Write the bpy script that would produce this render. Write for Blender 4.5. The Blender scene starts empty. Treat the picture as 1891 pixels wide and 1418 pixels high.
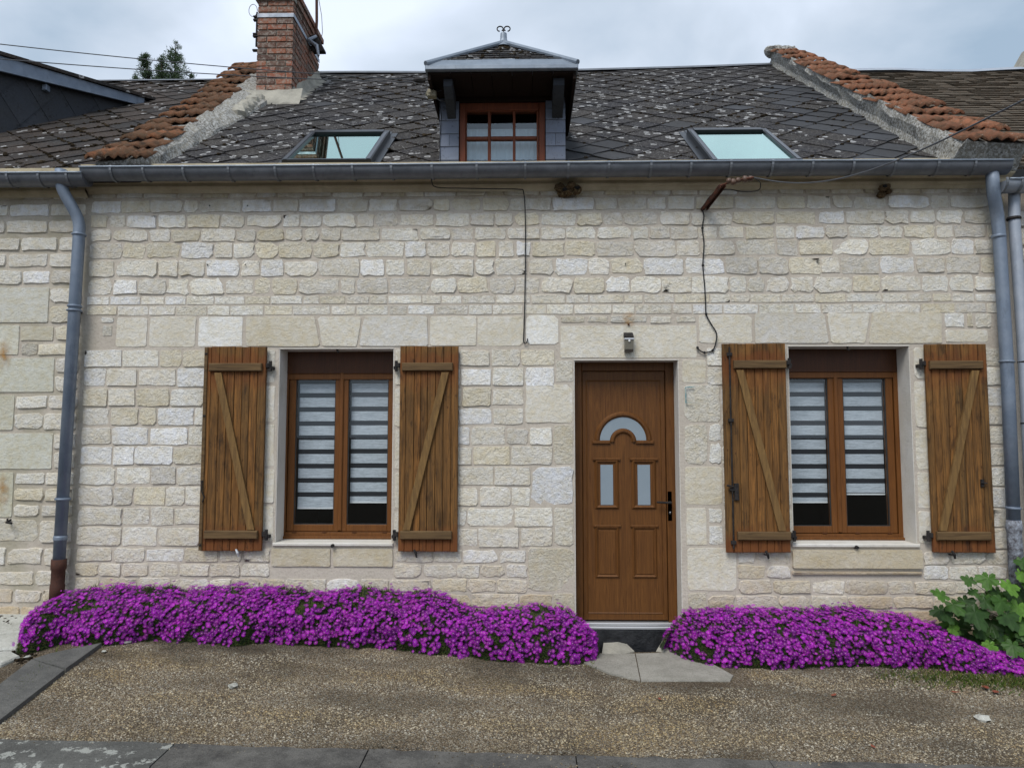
import bpy, math, random
import numpy as np
from mathutils import Vector, noise as mnoise

# ------------------------------------------------------------------ camera, sky, sun, exposure
S = bpy.context.scene
COL = S.collection
W0, H0, F0 = 1891.0, 1418.0, 1313.0
YAW, TILT, DIST, EYE = math.radians(1.1), math.radians(4.15), 5.83, 1.78
cam_d = bpy.data.cameras.new('camera'); cam = bpy.data.objects.new('camera', cam_d); COL.objects.link(cam)
cam_d.sensor_width = 36.0; cam_d.lens = 36.0 * F0 / W0; cam_d.clip_end = 2000; cam_d.clip_start = .05
cam.location = (0, -DIST, EYE); cam.rotation_euler = (math.pi / 2 + TILT, 0, YAW)
S.camera = cam
SUN_EL, SUN_AZ = math.radians(52), math.radians(205)      # azimuth from +Y clockwise: behind the camera, to the left
world = bpy.data.worlds.new('World'); S.world = world; world.use_nodes = True
def build_world():
    nt = world.node_tree; n = nt.nodes; l = nt.links; n.clear()
    out = n.new('ShaderNodeOutputWorld'); mix = n.new('ShaderNodeMixShader')
    b1 = n.new('ShaderNodeBackground'); b2 = n.new('ShaderNodeBackground')
    sky = n.new('ShaderNodeTexSky'); sky.sky_type = 'NISHITA'; sky.sun_disc = False
    sky.sun_elevation = SUN_EL; sky.sun_rotation = SUN_AZ
    l.new(sky.outputs[0], b1.inputs[0]); b1.inputs[1].default_value = .1
    tc = n.new('ShaderNodeTexCoord'); sep = n.new('ShaderNodeSeparateXYZ'); l.new(tc.outputs['Generated'], sep.inputs[0])
    ad = n.new('ShaderNodeMath'); ad.operation = 'ADD'; l.new(sep.outputs[2], ad.inputs[0]); ad.inputs[1].default_value = .45
    mx = n.new('ShaderNodeMath'); mx.operation = 'MAXIMUM'; l.new(ad.outputs[0], mx.inputs[0]); mx.inputs[1].default_value = .3
    dv = n.new('ShaderNodeVectorMath'); dv.operation = 'DIVIDE'; l.new(tc.outputs['Generated'], dv.inputs[0])
    cmb = n.new('ShaderNodeCombineXYZ')
    for i in range(3): l.new(mx.outputs[0], cmb.inputs[i])
    l.new(cmb.outputs[0], dv.inputs[1])
    nz = n.new('ShaderNodeTexNoise'); nz.inputs['Scale'].default_value = 2.1; nz.inputs['Detail'].default_value = 7
    nz.inputs['Roughness'].default_value = .48; nz.inputs['Distortion'].default_value = .35
    l.new(dv.outputs[0], nz.inputs['Vector'])
    r = n.new('ShaderNodeValToRGB'); l.new(nz.outputs[0], r.inputs[0])
    e = r.color_ramp.elements; e[0].position = .36; e[0].color = (.30, .39, .49, 1)
    e[1].position = .66; e[1].color = (.72, .79, .91, 1)
    x = e.new(.5); x.color = (.50, .57, .66, 1)
    l.new(r.outputs[0], b2.inputs[0]); b2.inputs[1].default_value = .76
    mix.inputs[0].default_value = .9
    l.new(b1.outputs[0], mix.inputs[1]); l.new(b2.outputs[0], mix.inputs[2]); l.new(mix.outputs[0], out.inputs[0])
build_world()
sd = bpy.data.lights.new('sun', 'SUN'); sd.energy = 1.5; sd.angle = math.radians(26); sd.color = (1, .965, .91)
sun = bpy.data.objects.new('sun', sd); COL.objects.link(sun)
_sv = Vector((math.sin(SUN_AZ) * math.cos(SUN_EL), math.cos(SUN_AZ) * math.cos(SUN_EL), math.sin(SUN_EL)))
sun.rotation_euler = _sv.to_track_quat('Z', 'Y').to_euler()
vs = S.view_settings; vs.view_transform = 'Standard'; vs.look = 'None'; vs.exposure = 0.82; vs.gamma = 1; vs.use_curve_mapping = False

# ------------------------------------------------------------------ where a point of the photograph lies on a real plane
_fw = np.array([-math.sin(YAW) * math.cos(TILT), math.cos(YAW) * math.cos(TILT), math.sin(TILT)])
_rt = np.array([math.cos(YAW), math.sin(YAW), 0]); _up = np.cross(_rt, _fw); _C = np.array([0, -DIST, EYE])
def _ray(u, v): return _fw + _rt * (u - W0 / 2) / F0 - _up * (v - H0 / 2) / F0
def P(u, v, y=0.0):
    d = _ray(u, v); return _C + d * ((y - _C[1]) / d[1])
def PZ(u, v, z=0.0):
    d = _ray(u, v); return _C + d * ((z - _C[2]) / d[2])
PITCH = math.radians(37); RY0, RZ0 = -.12, 3.96
CP, SP = math.cos(PITCH), math.sin(PITCH)
def roof_pt(x, b, off=0.0):                 # b metres up the slope from the eave, off metres above the slates
    return (x, RY0 + b * CP - off * SP, RZ0 + b * SP + off * CP)
def PR(u, v, off=0.0):                      # -> (x, b) on the roof plane raised by off
    nn = np.array([0, -SP, CP]); d = _ray(u, v); p0 = np.array([0, RY0, RZ0])
    q = _C + d * (((p0 - _C) @ nn + off) / (d @ nn))
    return q[0], (q[1] + off * SP - RY0) / CP

# ------------------------------------------------------------------ mesh helpers
class MB:
    def __init__(s): s.v = []; s.f = []; s.c = []
    def add(s, vs_, fs_, col=None):
        o = len(s.v); s.v += [tuple(map(float, p)) for p in vs_]; s.f += [tuple(o + i for i in f) for f in fs_]
        if col is not None: s.c += [col] * len(vs_)
        return s
    def box(s, x0, x1, y0, y1, z0, z1, col=None):
        return s.add([(x0, y0, z0), (x1, y0, z0), (x1, y1, z0), (x0, y1, z0), (x0, y0, z1), (x1, y0, z1), (x1, y1, z1), (x0, y1, z1)],
                     [(0, 3, 2, 1), (4, 5, 6, 7), (0, 1, 5, 4), (1, 2, 6, 5), (2, 3, 7, 6), (3, 0, 4, 7)], col)
    def bbox(s, x0, x1, y0, y1, z0, z1, b=.004):   # box whose front (y0) face is bevelled
        v = [(x0, y1, z0), (x1, y1, z0), (x1, y1, z1), (x0, y1, z1),
             (x0, y0 + b, z0), (x1, y0 + b, z0), (x1, y0 + b, z1), (x0, y0 + b, z1),
             (x0 + b, y0, z0 + b), (x1 - b, y0, z0 + b), (x1 - b, y0, z1 - b), (x0 + b, y0, z1 - b)]
        f = [(3, 2, 1, 0)] + [(i, (i + 1) % 4, 4 + (i + 1) % 4, 4 + i) for i in range(4)] + \
            [(4 + i, 4 + (i + 1) % 4, 8 + (i + 1) % 4, 8 + i) for i in range(4)] + [(8, 9, 10, 11)]
        return s.add(v, f)
    def prism(s, pts, d):                          # pts: planar loop of 3d points; d: extrusion vector
        n = len(pts); a = [tuple(p) for p in pts]; b = [(p[0] + d[0], p[1] + d[1], p[2] + d[2]) for p in pts]
        return s.add(a + b, [tuple(range(n))[::-1], tuple(range(n, 2 * n))] + [(i, (i + 1) % n, n + (i + 1) % n, n + i) for i in range(n)])
    def tube(s, pts, r, n=8, caps=True):
        pts = [Vector(p) for p in pts]; m = len(pts); rr = r if isinstance(r, (list, tuple)) else [r] * m
        vs_ = []; prev = None
        for i, p in enumerate(pts):
            t = (pts[min(i + 1, m - 1)] - pts[max(i - 1, 0)]).normalized()
            if prev is None:
                a = Vector((0, 0, 1)) if abs(t.z) < .9 else Vector((1, 0, 0)); nrm = t.cross(a).normalized()
            else:
                nrm = (prev - t * prev.dot(t)).normalized()
            prev = nrm; b = t.cross(nrm)
            for k in range(n):
                an = 2 * math.pi * k / n; vs_.append(p + (nrm * math.cos(an) + b * math.sin(an)) * rr[i])
        fs_ = [(i * n + k, i * n + (k + 1) % n, (i + 1) * n + (k + 1) % n, (i + 1) * n + k) for i in range(m - 1) for k in range(n)]
        if caps: fs_ += [tuple(range(n))[::-1], tuple(range((m - 1) * n, m * n))]
        return s.add(vs_, fs_)
    def blob(s, c, r, rng, n=7, rings=4, jit=.2, flat=1.0):
        vs_ = [(c[0], c[1], c[2] + r * flat)]; fs_ = []
        for i in range(1, rings):
            th = math.pi * i / rings
            for k in range(n):
                a = 2 * math.pi * k / n; q = r * (1 + rng.uniform(-jit, jit))
                vs_.append((c[0] + q * math.sin(th) * math.cos(a), c[1] + q * math.sin(th) * math.sin(a), c[2] + q * flat * math.cos(th)))
        vs_.append((c[0], c[1], c[2] - r * flat))
        for k in range(n): fs_.append((0, 1 + k, 1 + (k + 1) % n))
        for i in range(rings - 2):
            for k in range(n): fs_.append((1 + i * n + k, 1 + (i + 1) * n + k, 1 + (i + 1) * n + (k + 1) % n, 1 + i * n + (k + 1) % n))
        e = len(vs_) - 1
        for k in range(n): fs_.append((e, 1 + (rings - 2) * n + (k + 1) % n, 1 + (rings - 2) * n + k))
        return s.add(vs_, fs_)

WL = {}
def setcol(me, cols):
    a = me.color_attributes.new('Col', 'FLOAT_COLOR', 'POINT')
    arr = np.ones((len(me.vertices), 4), np.float32); arr[:, :3] = np.array(cols, np.float32)[:, :3]
    a.data.foreach_set('color', arr.ravel())
def link(name, me, parent, wloc):
    o = bpy.data.objects.new(name, me); COL.objects.link(o); o.parent = parent
    pl = WL[parent.name] if parent else (0, 0, 0)
    o.location = (wloc[0] - pl[0], wloc[1] - pl[1], wloc[2] - pl[2]); WL[o.name] = tuple(wloc)
    return o
def mk(name, mb, mat, parent=None, origin=None, smooth=False):
    v = np.array(mb.v, float)
    if origin is None: origin = WL[parent.name] if parent else (0, 0, 0)
    elif origin == 'c': origin = tuple((v.min(0) + v.max(0)) / 2)
    elif origin == 'b':
        c = (v.min(0) + v.max(0)) / 2; origin = (c[0], c[1], v[:, 2].min())
    me = bpy.data.meshes.new(name); me.from_pydata((v - np.array(origin)).tolist(), [], mb.f); me.update()
    if mb.c: setcol(me, mb.c)
    if smooth: me.shade_smooth()
    me.materials.append(mat)
    return link(name, me, parent, origin)
def mk_np(name, v, f, mat, parent=None, cols=None, smooth=False):     # v (n,3), f (m,3)
    me = bpy.data.meshes.new(name); v = np.asarray(v, np.float32); f = np.asarray(f, np.int32); k = f.shape[1]
    pl = np.array(WL[parent.name] if parent else (0, 0, 0), np.float32)
    me.vertices.add(len(v)); me.vertices.foreach_set('co', (v - pl).ravel())
    me.loops.add(f.size); me.loops.foreach_set('vertex_index', f.ravel())
    me.polygons.add(len(f)); me.polygons.foreach_set('loop_start', np.arange(0, f.size, k, dtype=np.int32))
    me.update(calc_edges=True); me.validate()
    if cols is not None: setcol(me, cols)
    if smooth: me.shade_smooth()
    me.materials.append(mat)
    return link(name, me, parent, tuple(float(a) for a in pl))
def empty(name, loc, parent=None):
    o = bpy.data.objects.new(name, None); COL.objects.link(o); o.empty_display_size = .1; o.parent = parent
    pl = WL[parent.name] if parent else (0, 0, 0)
    o.location = (loc[0] - pl[0], loc[1] - pl[1], loc[2] - pl[2]); WL[o.name] = tuple(loc); return o
def tag(o, label=None, cat=None, group=None, kind=None):
    if label: o['label'] = label
    if cat: o['category'] = cat
    if group: o['group'] = group
    if kind: o['kind'] = kind
    return o

# ------------------------------------------------------------------ materials
def ramp(n, pts):
    r = n.new('ShaderNodeValToRGB'); e = r.color_ramp.elements
    while len(e) < len(pts): e.new(.5)
    for i, (p, c) in enumerate(pts):
        e[i].position = p; e[i].color = (c, c, c, 1) if isinstance(c, (int, float)) else (*c, 1)
    return r
class MT:
    """small builder round one principled material; textures use world position"""
    def __init__(s, name, rough=.8, metal=0.0, spec=.35):
        s.m = bpy.data.materials.new(name); s.m.use_nodes = True; s.nt = s.m.node_tree; s.n = s.nt.nodes; s.l = s.nt.links
        s.b = s.n['Principled BSDF']; s.b.inputs['Roughness'].default_value = rough; s.b.inputs['Metallic'].default_value = metal
        s.b.inputs['Specular IOR Level'].default_value = spec
        s.g = s.n.new('ShaderNodeNewGeometry'); s.col = None; s.h = None
    def pos(s, sc=(1, 1, 1), rot=(0, 0, 0)):
        m = s.n.new('ShaderNodeMapping'); s.l.new(s.g.outputs['Position'], m.inputs[0])
        m.inputs['Scale'].default_value = sc; m.inputs['Rotation'].default_value = rot; return m.outputs[0]
    def noise(s, scale, detail=5, rough=.55, sc=(1, 1, 1), dist=0.0, rot=(0, 0, 0)):
        t = s.n.new('ShaderNodeTexNoise'); t.inputs['Scale'].default_value = scale; t.inputs['Detail'].default_value = detail
        t.inputs['Roughness'].default_value = rough; t.inputs['Distortion'].default_value = dist
        s.l.new(s.pos(sc, rot), t.inputs['Vector']); return t.outputs[0]
    def vor(s, scale, out='Distance', sc=(1, 1, 1), feat='F1'):
        t = s.n.new('ShaderNodeTexVoronoi'); t.feature = feat; t.inputs['Scale'].default_value = scale
        s.l.new(s.pos(sc), t.inputs['Vector']); return t.outputs[out]
    def rmp(s, src, pts): r = ramp(s.n, pts); s.l.new(src, r.inputs[0]); return r.outputs[0]
    def math(s, op, a, b):
        m = s.n.new('ShaderNodeMath'); m.operation = op
        for i, q in enumerate((a, b)):
            if isinstance(q, (int, float)): m.inputs[i].default_value = q
            else: s.l.new(q, m.inputs[i])
        return m.outputs[0]
    def mix(s, fac, a, b, mode='MIX'):
        m = s.n.new('ShaderNodeMix'); m.data_type = 'RGBA'; m.blend_type = mode; m.clamp_factor = True
        for i, q in ((0, fac), (6, a), (7, b)):
            if isinstance(q, (int, float)): m.inputs[i].default_value = q
            elif isinstance(q, tuple): m.inputs[i].default_value = (*q, 1)
            else: s.l.new(q, m.inputs[i])
        return m.outputs[2]
    def rand(s): o = s.n.new('ShaderNodeObjectInfo'); return o.outputs['Random']
    def attr(s): a = s.n.new('ShaderNodeVertexColor'); a.layer_name = 'Col'; return a.outputs[0]
    def bump(s, h, dist, strength=1.0):
        b = s.n.new('ShaderNodeBump'); b.inputs['Distance'].default_value = dist; b.inputs['Strength'].default_value = strength
        s.l.new(h, b.inputs['Height'])
        if s.h is not None: s.l.new(s.h, b.inputs['Normal'])
        s.h = b.outputs[0]; return s
    def done(s, col, rough=None):
        if isinstance(col, tuple): s.b.inputs['Base Color'].default_value = (*col, 1)
        else: s.l.new(col, s.b.inputs['Base Color'])
        if rough is not None: s.l.new(rough, s.b.inputs['Roughness'])
        if s.h is not None: s.l.new(s.h, s.b.inputs['Normal'])
        return s.m

def stone_mat(name, bump=1.0):
    t = MT(name, .93, 0, .15); c = t.attr()
    big = t.noise(3.0, 4); mid = t.noise(17, 6, .65); fine = t.noise(90, 4, .7)
    c = t.mix(t.rmp(big, [(.35, 0.), (.7, 1.)]), c, t.mix(1.0, c, (.88, .86, .80), 'MULTIPLY'))
    c = t.mix(t.math('MULTIPLY', t.rmp(mid, [(.46, 0.), (.62, 1.)]), .5), c, t.mix(1.0, c, (.93, .85, .68), 'MULTIPLY'))
    c = t.mix(t.math('MULTIPLY', t.rmp(mid, [(.34, 1.), (.44, 0.)]), .6), c, t.mix(1.0, c, (1.1, 1.12, 1.2), 'MULTIPLY'))
    c = t.mix(t.rmp(fine, [(.3, .5), (.42, 0.)]), c, (.22, .19, .14))
    z = t.n.new('ShaderNodeSeparateXYZ'); t.l.new(t.g.outputs['Position'], z.inputs[0])
    zz = t.math('ADD', z.outputs[2], t.math('MULTIPLY', t.noise(1.4, 4), .8))
    damp = t.rmp(zz, [(.55, 1.), (1.3, 0.)])
    c = t.mix(t.math('MULTIPLY', damp, .85), c, t.mix(1.0, c, (.80, .66, .50), 'MULTIPLY'))
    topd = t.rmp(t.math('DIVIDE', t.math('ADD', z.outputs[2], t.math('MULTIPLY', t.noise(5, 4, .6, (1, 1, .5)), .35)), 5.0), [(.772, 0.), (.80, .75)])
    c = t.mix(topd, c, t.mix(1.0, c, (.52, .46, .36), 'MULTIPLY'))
    rock = t.noise(24, 8, .74, (1, 1, 1.15), .6)
    t.bump(rock, .045 * bump, .70); t.bump(t.vor(60), .007 * bump, .3)
    return t.done(c)
M = {}
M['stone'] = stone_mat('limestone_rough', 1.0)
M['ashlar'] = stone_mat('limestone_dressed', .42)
def mortar():
    t = MT('lime_mortar', .95, 0, .1)
    c = t.mix(t.rmp(t.noise(2.2, 5), [(.35, 0.), (.68, 1.)]), (.53, .48, .415), (.45, .40, .34))
    c = t.mix(t.rmp(t.noise(60, 5, .7), [(.35, .35), (.5, 0.)]), c, (.25, .2, .15))
    z = t.n.new('ShaderNodeSeparateXYZ'); t.l.new(t.g.outputs['Position'], z.inputs[0])
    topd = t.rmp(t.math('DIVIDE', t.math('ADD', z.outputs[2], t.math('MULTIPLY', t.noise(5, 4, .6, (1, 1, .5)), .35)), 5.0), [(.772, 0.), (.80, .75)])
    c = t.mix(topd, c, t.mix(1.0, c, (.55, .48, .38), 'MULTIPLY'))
    dx = t.rmp(t.math('DIVIDE', z.outputs[0], -4.0), [(.88, 0.), (.94, .55)])
    c = t.mix(t.math('MULTIPLY', dx, t.rmp(t.noise(3, 4), [(.4, 0.), (.6, 1.)])), c, (.27, .25, .17))
    t.bump(t.noise(30, 6, .7), .022, .4); return t.done(c)
M['mortar'] = mortar()
def plaster(name, c1, c2, b=.006):
    t = MT(name, .9, 0, .15); c = t.mix(t.rmp(t.noise(4, 6, .6), [(.35, 0.), (.65, 1.)]), c1, c2)
    c = t.mix(t.rmp(t.noise(9, 5, .7, (1, 1, .3)), [(.55, 0.), (.75, .5)]), c, tuple(a * .55 for a in c1))
    t.bump(t.noise(60, 5), b, .8); return t.done(c)
M['reveal'] = plaster('reveal_plaster', (.62, .60, .56), (.55, .52, .46), .004)
M['cornice'] = plaster('cornice_plaster', (.56, .49, .35), (.40, .34, .23))
M['brick_mortar'] = plaster('brick_mortar', (.40, .36, .30), (.26, .24, .20), .012)
M['cement'] = plaster('pale_cement', (.42, .40, .34), (.24, .23, .20), .012)
def lichen_cement():
    t = MT('lichened_cement', .95, 0, .1)
    c = t.mix(t.rmp(t.noise(3.5, 5), [(.35, 0.), (.7, 1.)]), (.20, .19, .17), (.34, .32, .27))
    c = t.mix(t.rmp(t.noise(42, 6, .75), [(.47, 0.), (.56, 1.)]), c, (.52, .52, .50))
    c = t.mix(t.rmp(t.noise(30, 5, .75), [(.33, 1.), (.43, 0.)]), c, (.035, .035, .035))
    t.bump(t.noise(38, 6, .75), .03, 1); return t.done(c)
M['lichen_cement'] = lichen_cement()
def slate(name, base, brown, lich=.5, moss=.5, b=.006):
    t = MT(name, .9, 0, .15); r = t.rand()
    c = t.mix(r, base, tuple(a * 2.0 for a in base)); c = t.mix(t.rmp(r, [(.55, 0.), (.9, .6)]), c, brown)
    c = t.mix(t.math('MULTIPLY', t.rmp(t.noise(2.4, 5, .6), [(.38, 0.), (.62, 1.)]), t.rmp(t.noise(55, 4, .7), [(.35, .1), (.6, 1.)])), c, brown)
    c = t.mix(t.rmp(t.noise(40, 7, .88), [(.49, 0.), (.60, moss * .85)]), c, (.125, .12, .115))
    c = t.mix(t.rmp(t.noise(20, 5, .8), [(.30, .8), (.42, 0.)]), c, (.018, .016, .014))
    v = t.n.new('ShaderNodeTexVoronoi'); v.inputs['Scale'].default_value = 11; t.l.new(t.pos((1, 1, 1)), v.inputs['Vector'])
    dd = t.math('ADD', v.outputs['Distance'], t.math('MULTIPLY', t.math('SUBTRACT', t.noise(30, 6, .8), .5), .75))
    ring = t.rmp(dd, [(.10, .15), (.20, .6), (.28, 1.), (.34, 0.)])
    sp = t.n.new('ShaderNodeSeparateColor'); t.l.new(v.outputs['Color'], sp.inputs[0])
    pres = t.math('GREATER_THAN', t.math('ADD', sp.outputs[0], t.math('MULTIPLY', t.noise(1.1, 4), 1.5)), 1.60 - lich * .17)
    c = t.mix(t.math('MULTIPLY', t.math('MULTIPLY', ring, pres), .85 if lich > .1 else 0.), c, (.50, .50, .50))
    v2 = t.vor(26); sm = t.math('MULTIPLY', t.rmp(v2, [(.10, 1.), (.17, 0.)]), t.rmp(t.noise(2.0, 3), [(.45, 0.), (.6, lich)]))
    c = t.mix(sm, c, (.42, .42, .41))
    t.bump(t.noise(50, 5, .7), b, .8); return t.done(c)
M['slate'] = slate('weathered_slate', (.014, .014, .017), (.036, .031, .026), 1.0, .95)
M['slate_clean'] = slate('clean_slate', (.038, .040, .045), (.042, .042, .043), 0, .15, .002)
M['slate_left'] = slate('mossy_slate', (.022, .021, .021), (.050, .036, .028), .15, .45)
M['cheek_slate'] = slate('dark_hung_slate', (.034, .038, .046), (.04, .042, .045), 0, .1, .002)
M['hung_slate'] = slate('blue_grey_hung_slate', (.135, .155, .20), (.15, .16, .19), 0, .1, .002)
def moss():
    t = MT('moss', 1, 0, .05); c = t.mix(t.rmp(t.noise(9, 4), [(.35, 0.), (.65, 1.)]), (.016, .013, .009), (.060, .045, .028))
    c = t.mix(t.rmp(t.noise(3, 3), [(.55, 0.), (.7, .7)]), c, (.10, .085, .07))
    t.bump(t.noise(160, 3), .01); return t.done(c)
M['moss'] = moss()
def terracotta(name, c1, c2, mossy=.6):
    t = MT(name, .88, 0, .2); c = t.mix(t.rand(), c1, c2)
    c = t.mix(t.rmp(t.noise(14, 6, .7), [(.42, 0.), (.64, mossy)]), c, (.10, .065, .04))
    c = t.mix(t.rmp(t.noise(6, 5, .7), [(.52, 0.), (.68, mossy)]), c, (.045, .030, .020))
    c = t.mix(t.rmp(t.noise(40, 4, .7), [(.60, 0.), (.70, .6)]), c, (.36, .32, .26))
    t.bump(t.noise(60, 5, .7), .008); return t.done(c)
M['tile'] = terracotta('terracotta_tile', (.30, .125, .068), (.165, .075, .045), .8)
M['tile_mossy'] = terracotta('mossy_terracotta_tile', (.23, .095, .045), (.13, .065, .036), .95)
M['tile_brown'] = terracotta('old_brown_tile', (.105, .085, .062), (.085, .075, .060), .6)
def brick():
    t = MT('old_brick', .9, 0, .15); r = t.rand()
    c = t.rmp(r, [(.0, (.25, .085, .052)), (.35, (.30, .13, .08)), (.6, (.17, .085, .06)), (.8, (.10, .065, .055)), (1., (.27, .16, .11))])
    c = t.mix(t.rmp(t.noise(30, 6, .75), [(.46, 0.), (.62, .75)]), c, (.34, .31, .27))
    c = t.mix(t.rmp(t.noise(11, 5, .7), [(.30, .8), (.44, 0.)]), c, (.05, .04, .035))
    t.bump(t.noise(70, 5, .7), .008); return t.done(c)
M['brick'] = brick()
def zinc(name, c1, c2, rough=.5):
    t = MT(name, rough, .35, .5)
    c = t.mix(t.rmp(t.noise(6, 6, .65), [(.35, 0.), (.65, 1.)]), c1, c2)
    c = t.mix(t.rmp(t.noise(18, 5, .7, (1, 1, .25)), [(.56, 0.), (.72, .5)]), c, tuple(a * .5 for a in c1))
    t.bump(t.noise(12, 3), .003, .5)
    return t.done(c, t.rmp(t.noise(14, 4), [(.3, rough - .12), (.7, rough + .15)]))
M['zinc_dark'] = zinc('weathered_zinc_gutter', (.115, .125, .14), (.17, .18, .20), .5)
M['zinc_mid'] = zinc('gutter_joint_zinc', (.20, .215, .235), (.15, .16, .175), .5)
M['zinc'] = zinc('zinc_pipe', (.15, .19, .25), (.21, .25, .31), .55)
M['zinc_light'] = zinc('bright_zinc', (.25, .29, .34), (.18, .215, .26), .45)
M['zinc_pale'] = zinc('pale_grey_pipe', (.30, .34, .40), (.38, .41, .46), .6)
def rust(name, c1, c2):
    t = MT(name, .85, .1, .3); c = t.mix(t.rmp(t.noise(30, 6, .7), [(.38, 0.), (.62, 1.)]), c1, c2)
    t.bump(t.noise(80, 4), .004); return t.done(c)
M['rust'] = rust('rusty_iron', (.11, .035, .018), (.035, .020, .016))
M['cast_iron'] = rust('brown_cast_iron', (.075, .030, .020), (.055, .026, .019))
M['iron'] = rust('black_iron', (.012, .012, .013), (.035, .030, .028))
M['paint_flake'] = rust('flaking_grey_paint', (.30, .33, .38), (.07, .065, .07))
def wood():
    t = MT('stained_pine', .75, 0, .15); r = t.rand()
    g = t.noise(1, 6, .6, (58, 58, 2.2), 1.2); g2 = t.noise(1, 5, .6, (160, 160, 7), .4)
    c = t.mix(t.rmp(g, [(.36, 0.), (.62, 1.)]), (.190, .100, .034), (.080, .046, .020))
    c = t.mix(r, c, t.mix(1.0, c, (1.45, 1.25, 1.05), 'MULTIPLY'))
    c = t.mix(t.rmp(g2, [(.36, .6), (.5, 0.)]), c, (.05, .028, .014))
    c = t.mix(t.rmp(t.noise(3.2, 4, .6, (1.6, 1, .7)), [(.56, 0.), (.72, .8)]), c, t.mix(1.0, c, (.40, .42, .50), 'MULTIPLY'))
    z = t.n.new('ShaderNodeSeparateXYZ'); t.l.new(t.g.outputs['Position'], z.inputs[0])
    zz = t.math('ADD', z.outputs[2], t.math('MULTIPLY', t.noise(7, 4), .35))
    band = t.rmp(t.math('DIVIDE', zz, 3.0), [(.365, .9), (.42, 0.), (.77, 0.), (.83, .8), (.865, .7), (.885, 0.)])
    c = t.mix(t.math('MULTIPLY', band, .75), c, (.150, .046, .016))
    c = t.mix(t.rmp(t.noise(6.5, 5, .7, (3, 1, 1)), [(.56, 0.), (.70, .75)]), c, (.028, .018, .012))
    v = t.vor(5.5, sc=(2.2, 1, 1)); c = t.mix(t.rmp(v, [(.035, .95), (.075, 0.)]), c, (.055, .022, .010))
    t.bump(g2, .002, .7); return t.done(c)
M['wood'] = wood()
M['wood_batten'] = (lambda t: t.done(t.mix(t.rmp(t.noise(1, 6, .6, (3, 60, 60), 1), [(.35, 0.), (.65, 1.)]), (.15, .095, .045), (.08, .05, .026))))(MT('batten_pine', .75, 0, .15))
M['wood_brace'] = (lambda t: t.done(t.mix(t.rmp(t.noise(1, 6, .6, (40, 40, 5), 1), [(.35, 0.), (.65, 1.)]), (.22, .13, .048), (.12, .07, .03))))(MT('brace_pine', .75, 0, .15))
def pvc(name, c1, c2, rough=.38):
    t = MT(name, rough, 0, .22); g = t.noise(1, 6, .65, (50, 50, 2.5), 1.8)
    c = t.mix(t.rmp(g, [(.35, 0.), (.65, 1.)]), c1, c2); t.bump(t.noise(1, 3, .6, (200, 200, 20)), .0006, .5); return t.done(c)
M['pvc'] = pvc('golden_oak_pvc', (.160, .062, .016), (.105, .040, .011), .45)
M['door'] = pvc('golden_oak_door', (.145, .060, .016), (.085, .034, .010), .45)
M['pvc_shade_tone'] = pvc('oak_pvc_shade_tone', (.085, .031, .011), (.055, .020, .008), .4)  # golden oak darkened for the shade on the roller box; drain caps share it
M['red_wood'] = pvc('reddish_stained_wood', (.19, .052, .022), (.12, .034, .016), .45)
M['soffit'] = pvc('dark_soffit_wood', (.020, .009, .006), (.010, .006, .004), .85)
def simple(name, c, rough=.7, metal=0, spec=.35): return MT(name, rough, metal, spec).done(c)
M['black'] = simple('black_rubber_cable', (.012, .012, .013), .6)
M['wire'] = simple('weathered_wire', (.07, .075, .085), .6)
M['bitumen'] = (lambda t: t.bump(t.noise(25, 4), .01).done(t.mix(t.rmp(t.noise(9, 5), [(.4, 0.), (.7, 1.)]), (.010, .011, .013), (.028, .029, .032))))(MT('black_bitumen', .5))
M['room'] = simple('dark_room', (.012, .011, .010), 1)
M['white_metal'] = simple('aluminium', (.55, .56, .58), .4, .6)
M['white_plastic'] = simple('white_plastic', (.70, .70, .68), .4)
M['porcelain'] = simple('old_porcelain', (.11, .065, .045), .4)
M['seal'] = simple('grey_rubber_seal', (.03, .03, .03), .5)
M['frosted'] = (lambda t: t.bump(t.noise(300, 2), .001).done(t.mix(t.noise(3, 3), (.19, .24, .28), (.27, .32, .36))))(MT('frosted_glass', .22, 0, .5))
def glass(name, tint=(1, 1, 1), ior=1.5, extra=0.0, rough=0.0):
    m = bpy.data.materials.new(name); m.use_nodes = True; n = m.node_tree.nodes; l = m.node_tree.links; n.clear()
    o = n.new('ShaderNodeOutputMaterial'); mx = n.new('ShaderNodeMixShader'); tr = n.new('ShaderNodeBsdfTransparent'); gl = n.new('ShaderNodeBsdfGlossy')
    tr.inputs[0].default_value = (*[a * .98 for a in tint], 1); gl.inputs[0].default_value = (*tint, 1); gl.inputs['Roughness'].default_value = rough
    fr = n.new('ShaderNodeFresnel'); fr.inputs[0].default_value = ior; ad = n.new('ShaderNodeMath'); ad.operation = 'ADD'; ad.use_clamp = True
    ge = n.new('ShaderNodeNewGeometry'); mr = n.new('ShaderNodeMapRange'); l.new(ge.outputs['Backfacing'], mr.inputs[0]); mr.inputs[3].default_value = ior; mr.inputs[4].default_value = 1 / ior; l.new(mr.outputs[0], fr.inputs[0])
    l.new(fr.outputs[0], ad.inputs[0]); ad.inputs[1].default_value = extra
    l.new(ad.outputs[0], mx.inputs[0]); l.new(tr.outputs[0], mx.inputs[1]); l.new(gl.outputs[0], mx.inputs[2]); l.new(mx.outputs[0], o.inputs[0]); return m
M['glass'] = glass('window_glass', (.93, .97, 1), 1.52, .02)
M['glass_dormer'] = glass('dormer_glass', (.85, .95, 1), 1.5, .06)
M['glass_roof'] = glass('coated_roof_glass', (.66, .86, .80), 1.6, .48, .01)
M['lamp_glass'] = simple('smoked_lamp_glass', (.16, .15, .12), .25)
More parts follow.
